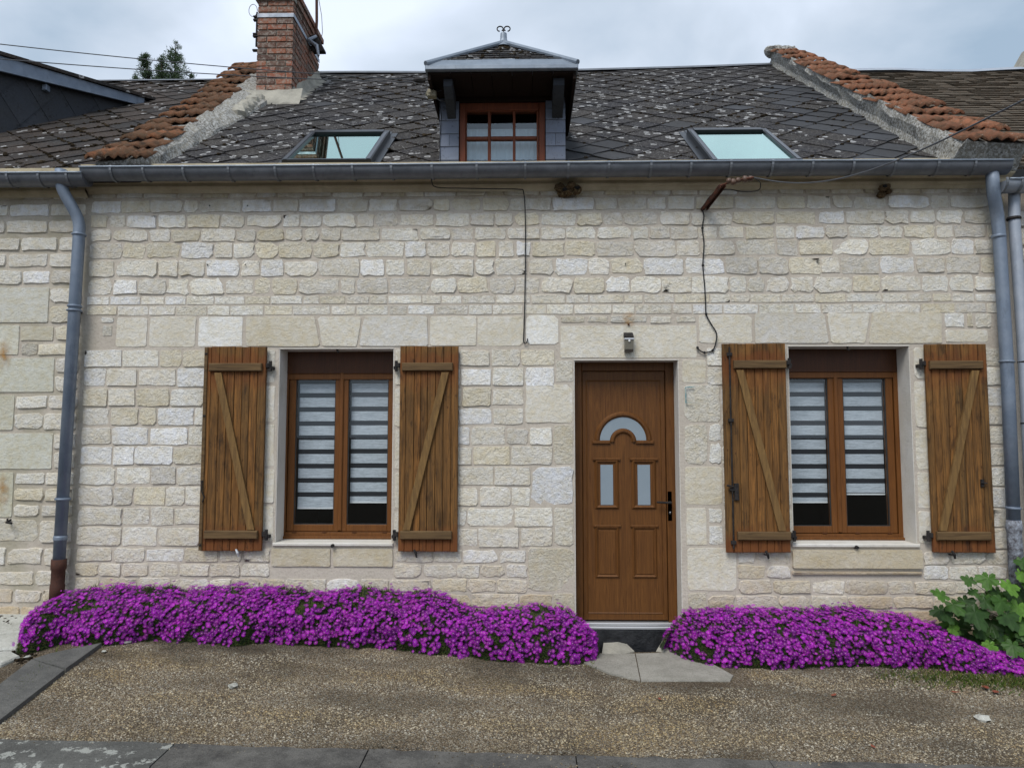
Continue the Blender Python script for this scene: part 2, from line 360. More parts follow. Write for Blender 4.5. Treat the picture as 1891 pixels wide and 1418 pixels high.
def blind():
    t = MT('pale_blind_fabric', .9, 0, .1); g = t.noise(1, 5, .7, (7, 7, 170)); g2 = t.noise(1, 3, .6, (30, 30, 260))
    c = t.mix(t.rmp(g, [(.36, 0.), (.6, 1.)]), (.34, .37, .39), (.58, .61, .63))
    c = t.mix(t.rmp(g2, [(.35, .45), (.5, 0.)]), c, (.22, .23, .24)); return t.done(c)
M['blind'] = blind()
M['sheer'] = simple('dark_sheer_fabric', (.018, .020, .024), .9)
M['curtain'] = simple('white_curtain', (.62, .66, .70), .9)

# ------------------------------------------------------------------ the ground
rng = random.Random(7)
def zg(x, y):                                # height of the pavement: falls to the right and towards the kerb
    near = np.interp(x, [-4.6, -3.4, -2.2, -.6, .5, 1.2, 4, 7], [.30, .255, .20, .135, .045, .055, .045, .01])
    far = np.interp(x, [-5, -3.5, 0, 4, 7], [.125, .11, .055, -.015, -.05])
    t = np.clip((y + 1.93) / 1.45, -.1, 1.2)
    return far * (1 - t) + near * t
def gravel_mat():
    t = MT('exposed_gravel', .93, 0, .15)
    v = t.n.new('ShaderNodeTexVoronoi'); v.inputs['Scale'].default_value = 95; t.l.new(t.pos(), v.inputs['Vector'])
    sp = t.n.new('ShaderNodeSeparateColor'); t.l.new(v.outputs['Color'], sp.inputs[0])
    c = t.rmp(sp.outputs[0], [(.0, (.10, .075, .05)), (.3, (.21, .165, .11)), (.6, (.29, .235, .165)), (.85, (.38, .33, .26)), (1., (.16, .15, .14))])
    c = t.mix(t.rmp(v.outputs['Distance'], [(.35, 0.), (.6, .8)]), c, (.07, .052, .033))
    c = t.mix(t.rmp(t.noise(1.1, 4, .6), [(.42, 0.), (.62, .65)]), c, (.060, .048, .034))
    t.bump(v.outputs['Distance'], .012, .9); return t.done(c)
M['gravel'] = gravel_mat()
def concrete(name, c1, c2, lich=0.0):
    t = MT(name, .92, 0, .2); c = t.mix(t.rmp(t.noise(5, 8, .72), [(.38, 0.), (.62, 1.)]), c1, c2)
    c = t.mix(t.rmp(t.noise(130, 4, .8), [(.56, 0.), (.68, .5)]), c, tuple(min(1, a * 2.0) for a in c1))
    c = t.mix(t.rmp(t.noise(70, 5, .75), [(.34, .7), (.46, 0.)]), c, tuple(a * .45 for a in c1))
    if lich: c = t.mix(t.rmp(t.noise(12, 7, .66), [(.55, 0.), (.59, lich)]), c, (.36, .37, .34))
    t.bump(t.noise(55, 5, .7), .008); return t.done(c)
M['kerb'] = concrete('kerb_concrete', (.13, .125, .115), (.055, .053, .05), 0)
M['kerb_lichen'] = concrete('lichened_kerb_concrete', (.12, .12, .112), (.075, .075, .07), .8)
M['concrete'] = concrete('path_concrete', (.33, .315, .28), (.24, .23, .20))
M['slab'] = concrete('dark_edging_concrete', (.13, .128, .12), (.085, .085, .082))
M['pale_rock'] = concrete('pale_broken_slab', (.50, .50, .46), (.36, .36, .32))
M['asphalt'] = concrete('asphalt', (.06, .06, .06), (.045, .045, .045))
M['earth'] = concrete('garden_earth', (.06, .045, .03), (.04, .035, .022))

tag(mk('ground', MB().add([(-600, -600, -.16), (600, -600, -.16), (600, 600, -.16), (-600, 600, -.16)], [(0, 1, 2, 3)]), M['earth']), kind='structure')
tag(mk('street', MB().add([(-300, -8.6, -.12), (300, -8.6, -.12), (300, -2.1, -.12), (-300, -2.1, -.12)], [(0, 1, 2, 3)]), M['asphalt']), kind='structure')
def sheet(name, x0, x1, y0, y1, nx, ny, mat, off=0.0):
    xs = np.linspace(x0, x1, nx); ys = np.linspace(y0, y1, ny); X, Y = np.meshgrid(xs, ys); Z = zg(X, Y) + off
    v = np.stack([X.ravel(), Y.ravel(), Z.ravel()], 1)
    i = np.arange(ny - 1)[:, None] * nx + np.arange(nx - 1)[None]; i = i.ravel()
    return mk_np(name, v, np.stack([i, i + 1, i + nx + 1, i + nx], 1), mat, smooth=True)
tag(sheet('pavement', -9, 9, -1.84, .02, 120, 30, M['gravel']), kind='structure')
# kerb of concrete stones along the street, top flush with the gravel
kerb = empty('kerb', (0, -2.0, 0)); tag(kerb, kind='structure')
joints = [-9, -7.4, -5.9, -4.45] + [float(PZ(u, 1400, .02)[0]) for u in (322, 682, 1062, 1412, 1780)] + [3.75, 4.9, 6.1, 7.5, 9]
joints = sorted(joints)
for i in range(len(joints) - 1):
    a, b = joints[i] + .0035, joints[i + 1] - .0035
    if b - a < .1: continue
    m = MB(); n = 12; vs_ = []; prof = [(-2.12, -.3), (-2.12, -.022), (-2.095, .0), (-1.845, .008), (-1.83, -.008), (-1.83, -.3)]
    for k in range(n + 1):
        x = a + (b - a) * k / n; z = float(zg(x, -1.83))
        for (py, pz) in prof: vs_.append((x, py + rng.uniform(-.012, .012), z + pz + rng.uniform(-.004, .004)))
    q = len(prof); fs_ = [(k * q + j, (k + 1) * q + j, (k + 1) * q + j + 1, k * q + j + 1) for k in range(n) for j in range(q - 1)]
    fs_ += [tuple(range(q)), tuple(range(n * q, n * q + q))[::-1]]
    mk('kerb_stone', m.add(vs_, fs_), M['kerb_lichen'] if b < -1.9 else M['kerb'], kerb, 'c')
# loose aggregate on the pavement
def pebbles(name, n, x0, x1, y0, y1, rmin, rmax, seed, mask=None):
    r = np.random.default_rng(seed); X = r.uniform(x0, x1, n); Y = r.uniform(y0, y1, n)
    if mask is not None:
        k = mask(X, Y); X, Y = X[k], Y[k]; n = len(X)
    Z = zg(X, Y); R = r.uniform(rmin, rmax, n) * r.uniform(.7, 1.2, n); ph = r.uniform(0, 6.28, n); el = r.uniform(.55, 1, n)
    v = np.zeros((n, 7, 3)); tilt = r.uniform(-.3, .3, (n, 2))
    for k in range(6):
        a = k * math.pi / 3; q = R * r.uniform(.75, 1.2, n); dx = q * math.cos(a); dy = q * math.sin(a) * el
        v[:, k, 0] = X + dx * np.cos(ph) - dy * np.sin(ph); v[:, k, 1] = Y + dx * np.sin(ph) + dy * np.cos(ph)
        v[:, k, 2] = Z - .001 + np.clip(R * (tilt[:, 0] * math.cos(a) + tilt[:, 1] * math.sin(a)), 0, 1)
    v[:, 6, 0] = X; v[:, 6, 1] = Y; v[:, 6, 2] = Z + R * r.uniform(.5, .9, n)
    base = (np.arange(n) * 7)[:, None, None]; tri = np.array([[k, (k + 1) % 6, 6] for k in range(6)])[None]
    pal = np.array([(.27, .225, .165), (.20, .165, .115), (.33, .295, .235), (.13, .105, .075), (.20, .19, .175), (.40, .37, .315), (.235, .185, .13), (.24, .215, .17)])
    c = pal[r.integers(0, len(pal), n)] * r.uniform(.75, 1.2, (n, 1)) * np.array([.98, .98, .94])
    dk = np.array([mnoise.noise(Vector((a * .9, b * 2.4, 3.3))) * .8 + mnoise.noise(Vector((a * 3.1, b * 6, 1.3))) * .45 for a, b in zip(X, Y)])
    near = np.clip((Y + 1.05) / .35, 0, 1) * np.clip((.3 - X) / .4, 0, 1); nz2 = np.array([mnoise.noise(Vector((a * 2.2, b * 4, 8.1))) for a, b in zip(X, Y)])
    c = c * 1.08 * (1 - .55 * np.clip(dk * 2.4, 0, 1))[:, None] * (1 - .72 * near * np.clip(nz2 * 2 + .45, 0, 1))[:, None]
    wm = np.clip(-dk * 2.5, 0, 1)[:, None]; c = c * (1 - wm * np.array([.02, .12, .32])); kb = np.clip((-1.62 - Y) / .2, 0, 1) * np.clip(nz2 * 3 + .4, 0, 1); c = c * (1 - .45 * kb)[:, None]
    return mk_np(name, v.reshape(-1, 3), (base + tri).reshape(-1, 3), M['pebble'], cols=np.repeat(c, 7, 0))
M['pebble'] = (lambda t: t.bump(t.noise(300, 2), .002).done(t.attr()))(MT('pebble', .9, 0, .2))

# edging slab on the left, the step and the path, all as flat cast concrete
def slab_from_px(name, pts, y_or_none, mat, parent=None, th=.05, off=.006, origin='c', zfix=None):
    loop = []
    for (u, v) in pts:
        z = .1
        for _ in range(12):
            p = PZ(u, v, z); z = float(zg(p[0], p[1])) + off
        loop.append((p[0], p[1], z if zfix is None else zfix))
    low = [(p[0], p[1], p[2] - th) for p in loop]; n = len(loop)
    return mk(name, MB().add(loop + low, [tuple(range(n))[::-1], tuple(range(n, 2 * n))] + [(i, (i + 1) % n, n + (i + 1) % n, n + i) for i in range(n)][::1]), mat, parent, origin)
edge = empty('edging', (-4.0, -.7, .2)); tag(edge, kind='structure')
slab_from_px('edging_stone', [(188, 1186), (94, 1205), (60, 1216), (122, 1233)], None, M['slab'], edge, .12, .03)
slab_from_px('edging_stone', [(58, 1217), (0, 1262), (-60, 1310), (-60, 1372), (0, 1328), (119, 1236)], None, M['slab'], edge, .12, .028)
path = empty('path', (1.1, -.4, .04)); tag(path, kind='structure')
slab_from_px('concrete_slab', [(1078, 1222), (1100, 1206), (1172, 1206), (1182, 1255), (1128, 1243)], None, M['concrete'], path, .05, .012)
slab_from_px('concrete_slab', [(1174, 1206), (1240, 1204), (1310, 1222), (1354, 1246), (1348, 1256), (1184, 1256)], None, M['concrete'], path, .05, .010)

# ------------------------------------------------------------------ stones
def stone_shape(mb, x0, x1, z0, z1, rg, rough, proud, col, y=0.0, n=12, quad=None):
    """one stone: irregular outline sunk in the mortar, broken arris, uneven face"""
    w, h = x1 - x0, z1 - z0; cx, cz = (x0 + x1) / 2, (z0 + z1) / 2; per = 2 * (w + h); cr = min(w, h) * (.02 + .13 * rough) * rg.uniform(.5, 1.2)
    cut = [rg.uniform(0, 1) ** 3 * min(w, h) * .26 * rough for _ in range(4)]
    out = []
    for i in range(n):
        d = (i + .5) / n * per
        if d < w: x, z = x0 + d, z0
        elif d < w + h: x, z = x1, z0 + d - w
        elif d < 2 * w + h: x, z = x1 - (d - w - h), z1
        else: x, z = x0, z1 - (d - 2 * w - h)
        out.append([x, z])
    # add the true corners, chamfered
    pts = []
    cs = [(x0, z0, 1, 1), (x1, z0, -1, 1), (x1, z1, -1, -1), (x0, z1, 1, -1)]
    per_side_x = max(1, min(3, int(w / .09))); per_side_z = max(1, min(2, int(h / .09)))
    for i, (x, z, sx, sz) in enumerate(cs):
        c = cr + cut[i]
        if i % 2 == 0: pts += [(x, z + sz * c), (x + sx * c, z)]
        else: pts += [(x + sx * c, z), (x, z + sz * c)]
        xn, zn, _, _ = cs[(i + 1) % 4]; k = per_side_x if i % 2 == 0 else per_side_z
        for q in range(1, k + 1):
            f = q / (k + 1); pts.append((x + (xn - x) * f, z + (zn - z) * f))
    j = min(.012, h * .095) * rough + .0012
    if quad:
        (ax, az), (bx, bz), (dx, dz), (ex, ez) = quad       # lower-left, lower-right, upper-right, upper-left
        def warp(x, z):
            s_, t_ = (x - x0) / w, (z - z0) / h
            return ((ax * (1 - s_) + bx * s_) * (1 - t_) + (ex * (1 - s_) + dx * s_) * t_, (az * (1 - s_) + bz * s_) * (1 - t_) + (ez * (1 - s_) + dz * s_) * t_)
        pts = [warp(*p) for p in pts]; cx, cz = warp(cx, cz)
    pts = [(x + rg.uniform(-j, j), z + rg.uniform(-j, j)) for x, z in pts]
    m = len(pts); b = .0025 + .004 * rough; v = []
    for x, z in pts: v.append((x, y + .006, z))
    kx, kz = 1 - 2 * b / w, 1 - 2 * b / h; ta, tb = rg.uniform(-.04, .04) * rough, rg.uniform(-.07, .05) * rough
    ring = [(cx + (x - cx) * kx, y - proud * (rg.uniform(.65, 1.0) if rough > .3 else .9) + ta * (x - cx) + tb * (z - cz), cz + (z - cz) * kz) for x, z in pts]
    v += ring + ring                      # doubled: the broken arris stays sharp
    d = min(w, h) * rg.uniform(.20, .32); kx, kz = 1 - 2 * d / w, 1 - 2 * d / h; jj = d * .05
    for x, z in pts:
        xx, zz_ = cx + (x - cx) * kx + rg.uniform(-jj, jj), cz + (z - cz) * kz + rg.uniform(-jj, jj) * .6
        v.append((xx, y - proud * (.92 + rg.uniform(-.35, .5) * (rough if rough > .3 else .05)) + ta * (xx - cx) + tb * (zz_ - cz), zz_))
    f = []
    for r_ in (0, 2):
        for i in range(m): f.append((r_ * m + i, r_ * m + (i + 1) % m, (r_ + 1) * m + (i + 1) % m, (r_ + 1) * m + i))
    f.append(tuple(range(3 * m, 4 * m)))
    mb.add(v, f, col)
def stone_col(rg, warm=0.0):
    k = rg.random()
    if k < .12: c = (.72, .72, .72)
    elif k < .32: c = (.70, .685, .64)
    elif k < .46: c = (.625, .585, .49)
    elif k < .60: c = (.60, .575, .53)
    else: c = (.66, .635, .58)
    s_ = rg.uniform(1.06, 1.27); c = [a * s_ for a in c]
    w = (.60, .49, .37)
    return tuple(a * (1 - warm) + b * warm for a, b in zip(c, w))

def crisp(o):
    for p in o.data.polygons:
        if abs(p.normal.y) < .75: p.use_smooth = False
    return o
class Masonry:
    def __init__(s, seed): s.rg = random.Random(seed); s.list = []; s.block = []
    def put(s, x0, x1, z0, z1, rough=.6, col=None, proud=None, quad=None, dressed=False):
        s.block.append((x0, x1, z0, z1))
        s.list.append((x0, x1, z0, z1, rough, col or stone_col(s.rg), proud if proud is not None else s.rg.uniform(.006, .012), quad, dressed))
    def px(s, u0, u1, v0, v1, rough=.15, col=None, proud=None, dressed=True):
        um = (u0 + u1) / 2; x0 = P(u0, (v0 + v1) / 2)[0]; x1 = P(u1, (v0 + v1) / 2)[0]; z1 = P(um, v0)[2]; z0 = P(um, v1)[2]
        s.put(x0 + .005, x1 - .005, z0 + .004, z1 - .004, rough, col, proud, None, dressed)
    def hole(s, x0, x1, z0, z1): s.block.append((x0, x1, z0, z1))
    def row(s, xa, xb, z0, z1, wmin, wmax, gap=.011, rough=.7, warm=0.0, proud=(.005, .013)):
        free = [(xa, xb)]; h = z1 - z0
        for (bx0, bx1, bz0, bz1) in s.block:
            ov = min(z1, bz1) - max(z0, bz0)
            if ov < .22 * min(h, bz1 - bz0): continue
            nf = []
            for (a, b) in free:
                if bx1 <= a or bx0 >= b: nf.append((a, b)); continue
                if bx0 > a: nf.append((a, bx0 - .006))
                if bx1 < b: nf.append((bx1 + .006, b))
            free = nf
        for (a, b) in free:
            L = b - a
            if L < .05: continue
            k = max(1, round(L / ((wmin + wmax) / 2))); ws = [s.rg.uniform(wmin, wmax) for _ in range(k)]; t = sum(ws); x = a
            for w in ws:
                w = w * L / t; hh = s.rg.uniform(0, .07) * h; r_ = s.rg.uniform(rough * .5, min(1, rough * 1.25))
                g = gap * s.rg.uniform(.6, 1.25)
                s.list.append((x + g / 2, x + w - g / 2, z0 + g / 2 + hh * s.rg.random(), z1 - g / 2 - hh * s.rg.random(), r_, stone_col(s.rg, warm * s.rg.uniform(.3, 1)), s.rg.uniform(*proud), None, False))
                x += w
    def build(s, parent, xlo=-99, xhi=99):
        L = [a for a in s.list if a[1] - a[0] > .02 and a[3] - a[2] > .015]
        vis = lambda a: (a[1] > xlo and a[0] < xhi)
        L.sort(key=lambda a: (0 if vis(a) else 1, -(a[1] - a[0]) * (a[3] - a[2])))
        for a in L[:300]:
            m = MB(); stone_shape(m, *a[:4], s.rg, a[4], a[6], a[5], 0.0, 12, a[7])
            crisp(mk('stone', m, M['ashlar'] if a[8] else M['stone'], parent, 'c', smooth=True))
        if len(L) > 300:
            m = MB()
            for a in L[300:]: stone_shape(m, *a[:4], s.rg, a[4], a[6], a[5], 0.0, 12, a[7])
            tag(crisp(mk('small_stones', m, M['stone'], parent, smooth=True)), kind='stuff')

# ------------------------------------------------------------------ the stone house
house = empty('stone_house', (0, 0, 0))
tag(house, 'low pale limestone house with slate roof, brown door and two shuttered windows', 'house')
X = lambda u, v=800, y=0.0: float(P(u, v, y)[0])
Z = lambda v, u=945, y=0.0: float(P(u, v, y)[2])
HX0, HX1 = -3.70, 3.985
W1 = dict(x0=X(512, 800), x1=X(726, 800), z0=Z(1001, 610), z1=Z(643, 610))
W2 = dict(x0=X(1459, 800), x1=X(1686, 800), z0=Z(1003, 1570), z1=Z(638, 1570))
DR = dict(x0=X(1061, 900), x1=X(1257, 900), z0=-.2, z1=Z(664, 1155))
WT = 3.96
wall = empty('wall', (0, 0, 0), house)
def wall_box(m, x0, x1, z0, z1): m.box(x0, x1, 0, .42, z0, z1)
mw = MB()
wall_box(mw, HX0, W1['x0'], -.3, WT); wall_box(mw, W1['x1'], DR['x0'], -.3, WT); wall_box(mw, DR['x1'], W2['x0'], -.3, WT); wall_box(mw, W2['x1'], HX1, -.3, WT)
wall_box(mw, W1['x0'], W1['x1'], -.3, W1['z0'] - .012); wall_box(mw, W1['x0'], W1['x1'], W1['z1'], WT)
wall_box(mw, W2['x0'], W2['x1'], -.3, W2['z0'] - .012); wall_box(mw, W2['x0'], W2['x1'], W2['z1'], WT)
wall_box(mw, DR['x0'], DR['x1'], DR['z1'], WT)
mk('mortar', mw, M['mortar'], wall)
# plastered reveals
def reveals(o, depth, parent, zb):
    m = MB(); t = .006
    m.box(o['x0'], o['x0'] + t, .003, depth, zb, o['z1'] - t); m.box(o['x1'] - t, o['x1'], .003, depth, zb, o['z1'] - t)
    m.box(o['x0'], o['x1'], -.001, depth, o['z1'] - t, o['z1'] + .001)
    mk('reveal', m, M['reveal'], parent)
reveals(W1, .20, wall, W1['z0']); reveals(W2, .20, wall, W2['z0']); reveals(DR, .18, wall, .1)

ms = Masonry(11)
white = (.80, .795, .77); cream = (.69, .66, .59); grey = (.64, .62, .57); yel = (.63, .59, .50)
for o in (W1, W2): ms.hole(o['x0'] - .002, o['x1'] + .002, o['z0'] - .03, o['z1'] + .0)
ms.hole(DR['x0'] - .002, DR['x1'] + .002, -.3, DR['z1'])
# lintel course, read off the photograph
for (u0, u1, v0, v1, r_, c) in [
    (186, 211, 585, 597, .5, white), (188, 209, 600, 622, .5, grey), (213, 273, 585, 642, .2, cream), (275, 363, 584, 642, .2, cream), (365, 449, 584, 641, .1, white),
    (793, 881, 583, 640, .25, cream), (881, 968, 583, 640, .25, cream), (970, 1032, 581, 638, .3, white),
    (1035, 1081, 583, 597, .7, yel), (1084, 1124, 583, 597, .7, cream), (1126, 1196, 582, 597, .7, grey), (1199, 1241, 583, 598, .7, cream), (1247, 1285, 583, 597, .7, cream),
    (1033, 1288, 600, 662, .1, cream), (1289, 1390, 581, 635, .3, cream),
    (1743, 1782, 577, 605, .4, white), (1784, 1798, 577, 605, .5, yel), (1800, 1832, 577, 606, .5, cream), (1744, 1826, 608, 634, .4, cream),
    # door jambs, left
    (1025, 1059, 664, 706, .2, cream), (969, 1059, 709, 782, .4, cream), (1021, 1059, 784, 858, .5, yel), (980, 1059, 860, 934, .8, (.74, .75, .77)),
    (1022, 1060, 936, 1008, .5, cream), (975, 1061, 1011, 1092, .6, yel), (1021, 1062, 1094, 1132, .5, yel),
    # door jambs, right
    (1258, 1305, 664, 708, .2, yel), (1262, 1331, 710, 780, .5, cream), (1263, 1308, 783, 858, .6, cream), (1264, 1335, 861, 933, .2, yel), (1266, 1306, 936, 1008, .2, cream),
    (1268, 1361, 1010, 1091, .15, cream), (1270, 1306, 1094, 1134, .3, yel),
    (1309, 1332, 783, 815, .7, white), (1309, 1333, 818, 857, .7, white), (1308, 1335, 938, 966, .4, white), (1308, 1337, 970, 1006, .4, white),
    # window jambs
    (456, 509, 645, 708, .2, grey), (470, 509, 711, 780, .35, cream), (452, 508, 783, 862, .2, cream), (470, 508, 865, 930, .3, cream), (448, 506, 933, 1000, .2, cream),
    (729, 790, 644, 712, .2, cream), (728, 762, 715, 790, .3, cream), (728, 800, 793, 868, .2, cream), (728, 765, 871, 940, .3, cream), (727, 795, 943, 1002, .2, cream),
    (1395, 1452, 640, 702, .2, cream), (1420, 1454, 705, 780, .3, grey), (1390, 1457, 783, 862, .2, cream), (1415, 1461, 865, 935, .3, cream), (1400, 1464, 938, 1004, .2, cream),
    (1686, 1760, 640, 700, .2, cream), (1688, 1730, 703, 790, .3, cream), (1690, 1790, 793, 868, .2, cream), (1693, 1735, 871, 940, .3, cream), (1695, 1770, 943, 1004, .2, cream),
    ]: ms.px(u0, u1, v0, v1, r_, c, .003 + .006 * r_, dressed=r_ < .45)
def wedge(tl, tr, br, bl, vt, vb, col):
    q = [(X(bl, vb), Z(vb, bl)), (X(br, vb), Z(vb, br)), (X(tr, vt), Z(vt, tr)), (X(tl, vt), Z(vt, tl))]
    q = [(a[0] + (.005 if i in (0, 3) else -.005), a[1] + (.004 if i < 2 else -.004)) for i, a in enumerate(q)]
    xs = [a[0] for a in q]; zs = [a[1] for a in q]
    ms.put(min(xs), max(xs), min(zs), max(zs), .2, col, .008, q, True)
wedge(453, 583, 592, 453, 584, 641, yel); wedge(585, 669, 660, 594, 584, 641, cream); wedge(671, 791, 791, 662, 583, 640, (.66, .645, .61))
wedge(1392, 1523, 1532, 1392, 578, 635, (.62, .60, .56)); wedge(1525, 1607, 1600, 1534, 577, 635, cream); wedge(1609, 1740, 1740, 1602, 576, 635, yel)
# sills
ms.px(500, 612, 1012, 1047, .15, (.55, .50, .40), .012); ms.px(614, 727, 1012, 1047, .15, (.57, .52, .42), .012)
ms.px(1461, 1703, 1014, 1050, .12, (.55, .49, .38), .03); ms.px(1461, 1703, 1053, 1062, .5, (.52, .44, .34), .022)
rows = [(351, 366, 32, 66, .6), (369, 393, 30, 84, .7), (396, 421, 30, 80, .75), (423, 446, 30, 72, .75), (448, 477, 30, 80, .75), (480, 511, 30, 84, .65), (514, 544, 30, 78, .85),
        (547, 562, 32, 68, .25), (565, 582, 36, 74, .25),
        (646, 677, 40, 78, .35), (680, 713, 42, 80, .38), (717, 750, 36, 80, .4), (753, 785, 38, 78, .42), (788, 821, 40, 84, .45), (824, 858, 44, 86, .45),
        (861, 895, 44, 90, .4), (898, 933, 34, 84, .45), (936, 970, 44, 90, .45), (973, 1008, 44, 96, .5), (1012, 1037, 36, 76, .8), (1040, 1064, 30, 72, .85), (1067, 1091, 38, 84, .85),
        (1094, 1118, 45, 90, .85), (1121, 1146, 45, 90, .85), (1149, 1175, 45, 90, .8)]
PXM = 225.5
for (v0, v1, w0, w1, r_) in rows:
    z1, z0 = Z(v0 - 1, 400), Z(v1 + 1.5, 400); warm = max(0, min(1, (1.0 - z0) / .8)) * .8
    brickish = r_ < .3
    ms.row(HX0 + .02, HX1 - .02, z0, z1, w0 / PXM, w1 / PXM, .009 if brickish else .011, r_, warm, (.003, .006) if brickish else (.004, .013))
ms.build(wall, xlo=X(100), xhi=X(1880))

# thin pale ledge over each sill
def ledge(o, name='sill_ledge'):
    m = MB(); m.bbox(o['x0'] - .012, o['x1'] + .012, -.022, .195, o['z0'] - .03, o['z0'] - .002, .006); mk(name, m, M['reveal'], house, 'c')
ledge(W1, 'window_ledge'); ledge(W2, 'window_ledge')

# ------------------------------------------------------------------ windows, blinds, doors
def frame_rect(m, x0, x1, z0, z1, w, y0, y1, b=.006):     # four mitre-less rails, front bevelled
    m.bbox(x0, x0 + w, y0, y1, z0, z1, b); m.bbox(x1 - w, x1, y0, y1, z0, z1, b)
    m.bbox(x0 + w, x1 - w, y0, y1, z0, z0 + w, b); m.bbox(x0 + w, x1 - w, y0, y1, z1 - w, z1, b)
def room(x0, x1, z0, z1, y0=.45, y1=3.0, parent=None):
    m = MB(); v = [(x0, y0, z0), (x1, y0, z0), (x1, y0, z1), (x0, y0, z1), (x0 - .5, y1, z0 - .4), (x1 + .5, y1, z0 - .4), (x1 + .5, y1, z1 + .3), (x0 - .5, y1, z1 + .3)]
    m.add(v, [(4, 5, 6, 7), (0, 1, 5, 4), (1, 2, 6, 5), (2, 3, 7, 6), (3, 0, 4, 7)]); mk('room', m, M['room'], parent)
def casement_window(o, g1, g2, vz, u_mid, bl):
    w = empty('window', ((o['x0'] + o['x1']) / 2, .2, o['z0']), house)
    yb = .195; zt = Z(vz[2], u_mid, yb); z_gt = Z(vz[0], u_mid, .22); z_gb = Z(vz[1], u_mid, .22)
    xl, xr = g1[0] - .125, g2[1] + .125
    m = MB(); m.bbox(xl, xr, yb - .0, yb + .09, zt, o['z1'] - .004, .003)
    mk('roller_box', m, M['pvc_shade_tone'], w, 'c')
    m = MB(); fw = .05
    m.bbox(xl, xl + fw + .012, yb, yb + .07, o['z0'] - .002, zt - .002); m.bbox(xr - fw - .012, xr, yb, yb + .07, o['z0'] - .002, zt - .002)
    m.bbox(xl + fw + .012, xr - fw - .012, yb, yb + .07, zt - .05, zt - .002); m.bbox(xl + fw + .012, xr - fw - .012, yb, yb + .07, o['z0'] - .002, z_gb - .062)
    mk('frame', m, M['pvc'], w, 'c')
    m = MB(); m.bbox(xl, xr, yb - .02, yb - .001, o['z0'] - .001, o['z0'] + .022, .004); mk('sill_rail', m, M['pvc'], w, 'c')
    xm = (g1[1] + g2[0]) / 2
    for (a, b) in (g1, g2):
        cw = .058; m = MB()
        x0_, x1_ = (a - cw, xm - .003) if b == g1[1] else (xm + .003, b + cw)
        z0_, z1_ = z_gb - cw, z_gt + cw
        m.bbox(x0_, a, .207, .262, z0_, z1_); m.bbox(b, x1_, .207, .262, z0_, z1_)
        m.bbox(a, b, .207, .262, z0_, z_gb); m.bbox(a, b, .207, .262, z_gt, z1_)
        mk('casement', m, M['pvc'], w, 'c')
        m = MB(); s_ = .006
        m.box(a, a + s_, .216, .232, z_gb, z_gt); m.box(b - s_, b, .216, .232, z_gb, z_gt); m.box(a + s_, b - s_, .216, .232, z_gb, z_gb + s_); m.box(a + s_, b - s_, .216, .232, z_gt - s_, z_gt)
        mk('glazing_seal', m, M['seal'], w, 'c')
        m = MB(); m.add([(a, .228, z_gb), (b, .228, z_gb), (b, .228, z_gt), (a, .228, z_gt)], [(0, 1, 2, 3)]); mk('pane', m, M['glass'], w, 'c')
    m = MB(); m.bbox(xm - .017, xm + .017, .192, .2065, z_gb - .05, z_gt + .05, .006); mk('astragal', m, M['pvc'], w, 'c')
    for k in range(4):
        cxx = xl + .14 + (xr - xl - .28) * k / 3; m = MB(); m.bbox(cxx - .018, cxx + .018, yb - .006, yb - .001, o['z0'] + .05, o['z0'] + .06, .002); mk('drain_cap', m, M['pvc_shade_tone'], w, 'c')
    room(xl + .02, xr - .02, o['z0'] + .02, o['z1'] - .02, .42, 3.0, w)
    labels, bars, bots, off = bl
    for (a, b), lab, bot, ph in zip((g1, g2), labels, bots, off):
        a2, b2 = a + .012, b - .004
        t = empty('zebra_blind', ((a + b) / 2, .275, z_gt)); tag(t, lab, 'blind', 'striped day and night blinds in the ground floor windows')
        m = MB(); m.box(a2 - .003, b2 + .003, .279, .2805, Z(bot, u_mid, .27), z_gt + .02); mk('sheer_fabric', m, M['sheer'], t)
        ys = [z_gt + .03] + [Z(q + ph, u_mid, .27) for q in bars]; zb = Z(bot, u_mid, .27); hh = .5 * 8.8 / 217
        for i in range(len(ys)):
            top = (ys[i] - hh) if i else min(ys[0], Z(bars[0] - 21 + ph, u_mid, .27)); bt = (ys[i + 1] + hh) if i + 1 < len(ys) else zb
            if top - bt < .01: continue
            m = MB(); m.box(a2, b2, .274, .2765, bt, top); mk('fabric_band', m, M['blind'], t, 'c')
        m = MB(); m.box(a2, b2, .2725, .278, zb - .012, zb); mk('bottom_bar', m, M['white_plastic'], t, 'c')
    return w
g = lambda u: X(u, 800, .22)
casement_window(W1, (g(546), g(619)), (g(643), g(717)), (699, 968, 690), 620,
    (('left striped blind of the left window, hanging slightly lower than its neighbour', 'right striped blind of the left window, its hem ending higher'),
     [730, 756, 782, 808, 834, 860.5, 887, 913], (937, 926), (0, -1)))
casement_window(W2, (X(1452, 800, .22), X(1530, 800, .22)), (X(1558, 800, .22), X(1637, 800, .22)), (699, 971, 687), 1560,
    (('left striped blind of the right window, reaching down the lower of the pair', 'right striped blind of the right window, shorter, dark gap beneath it'),
     [728, 754, 781, 807.5, 834, 861, 888, 914], (926, 911), (0, 0)))

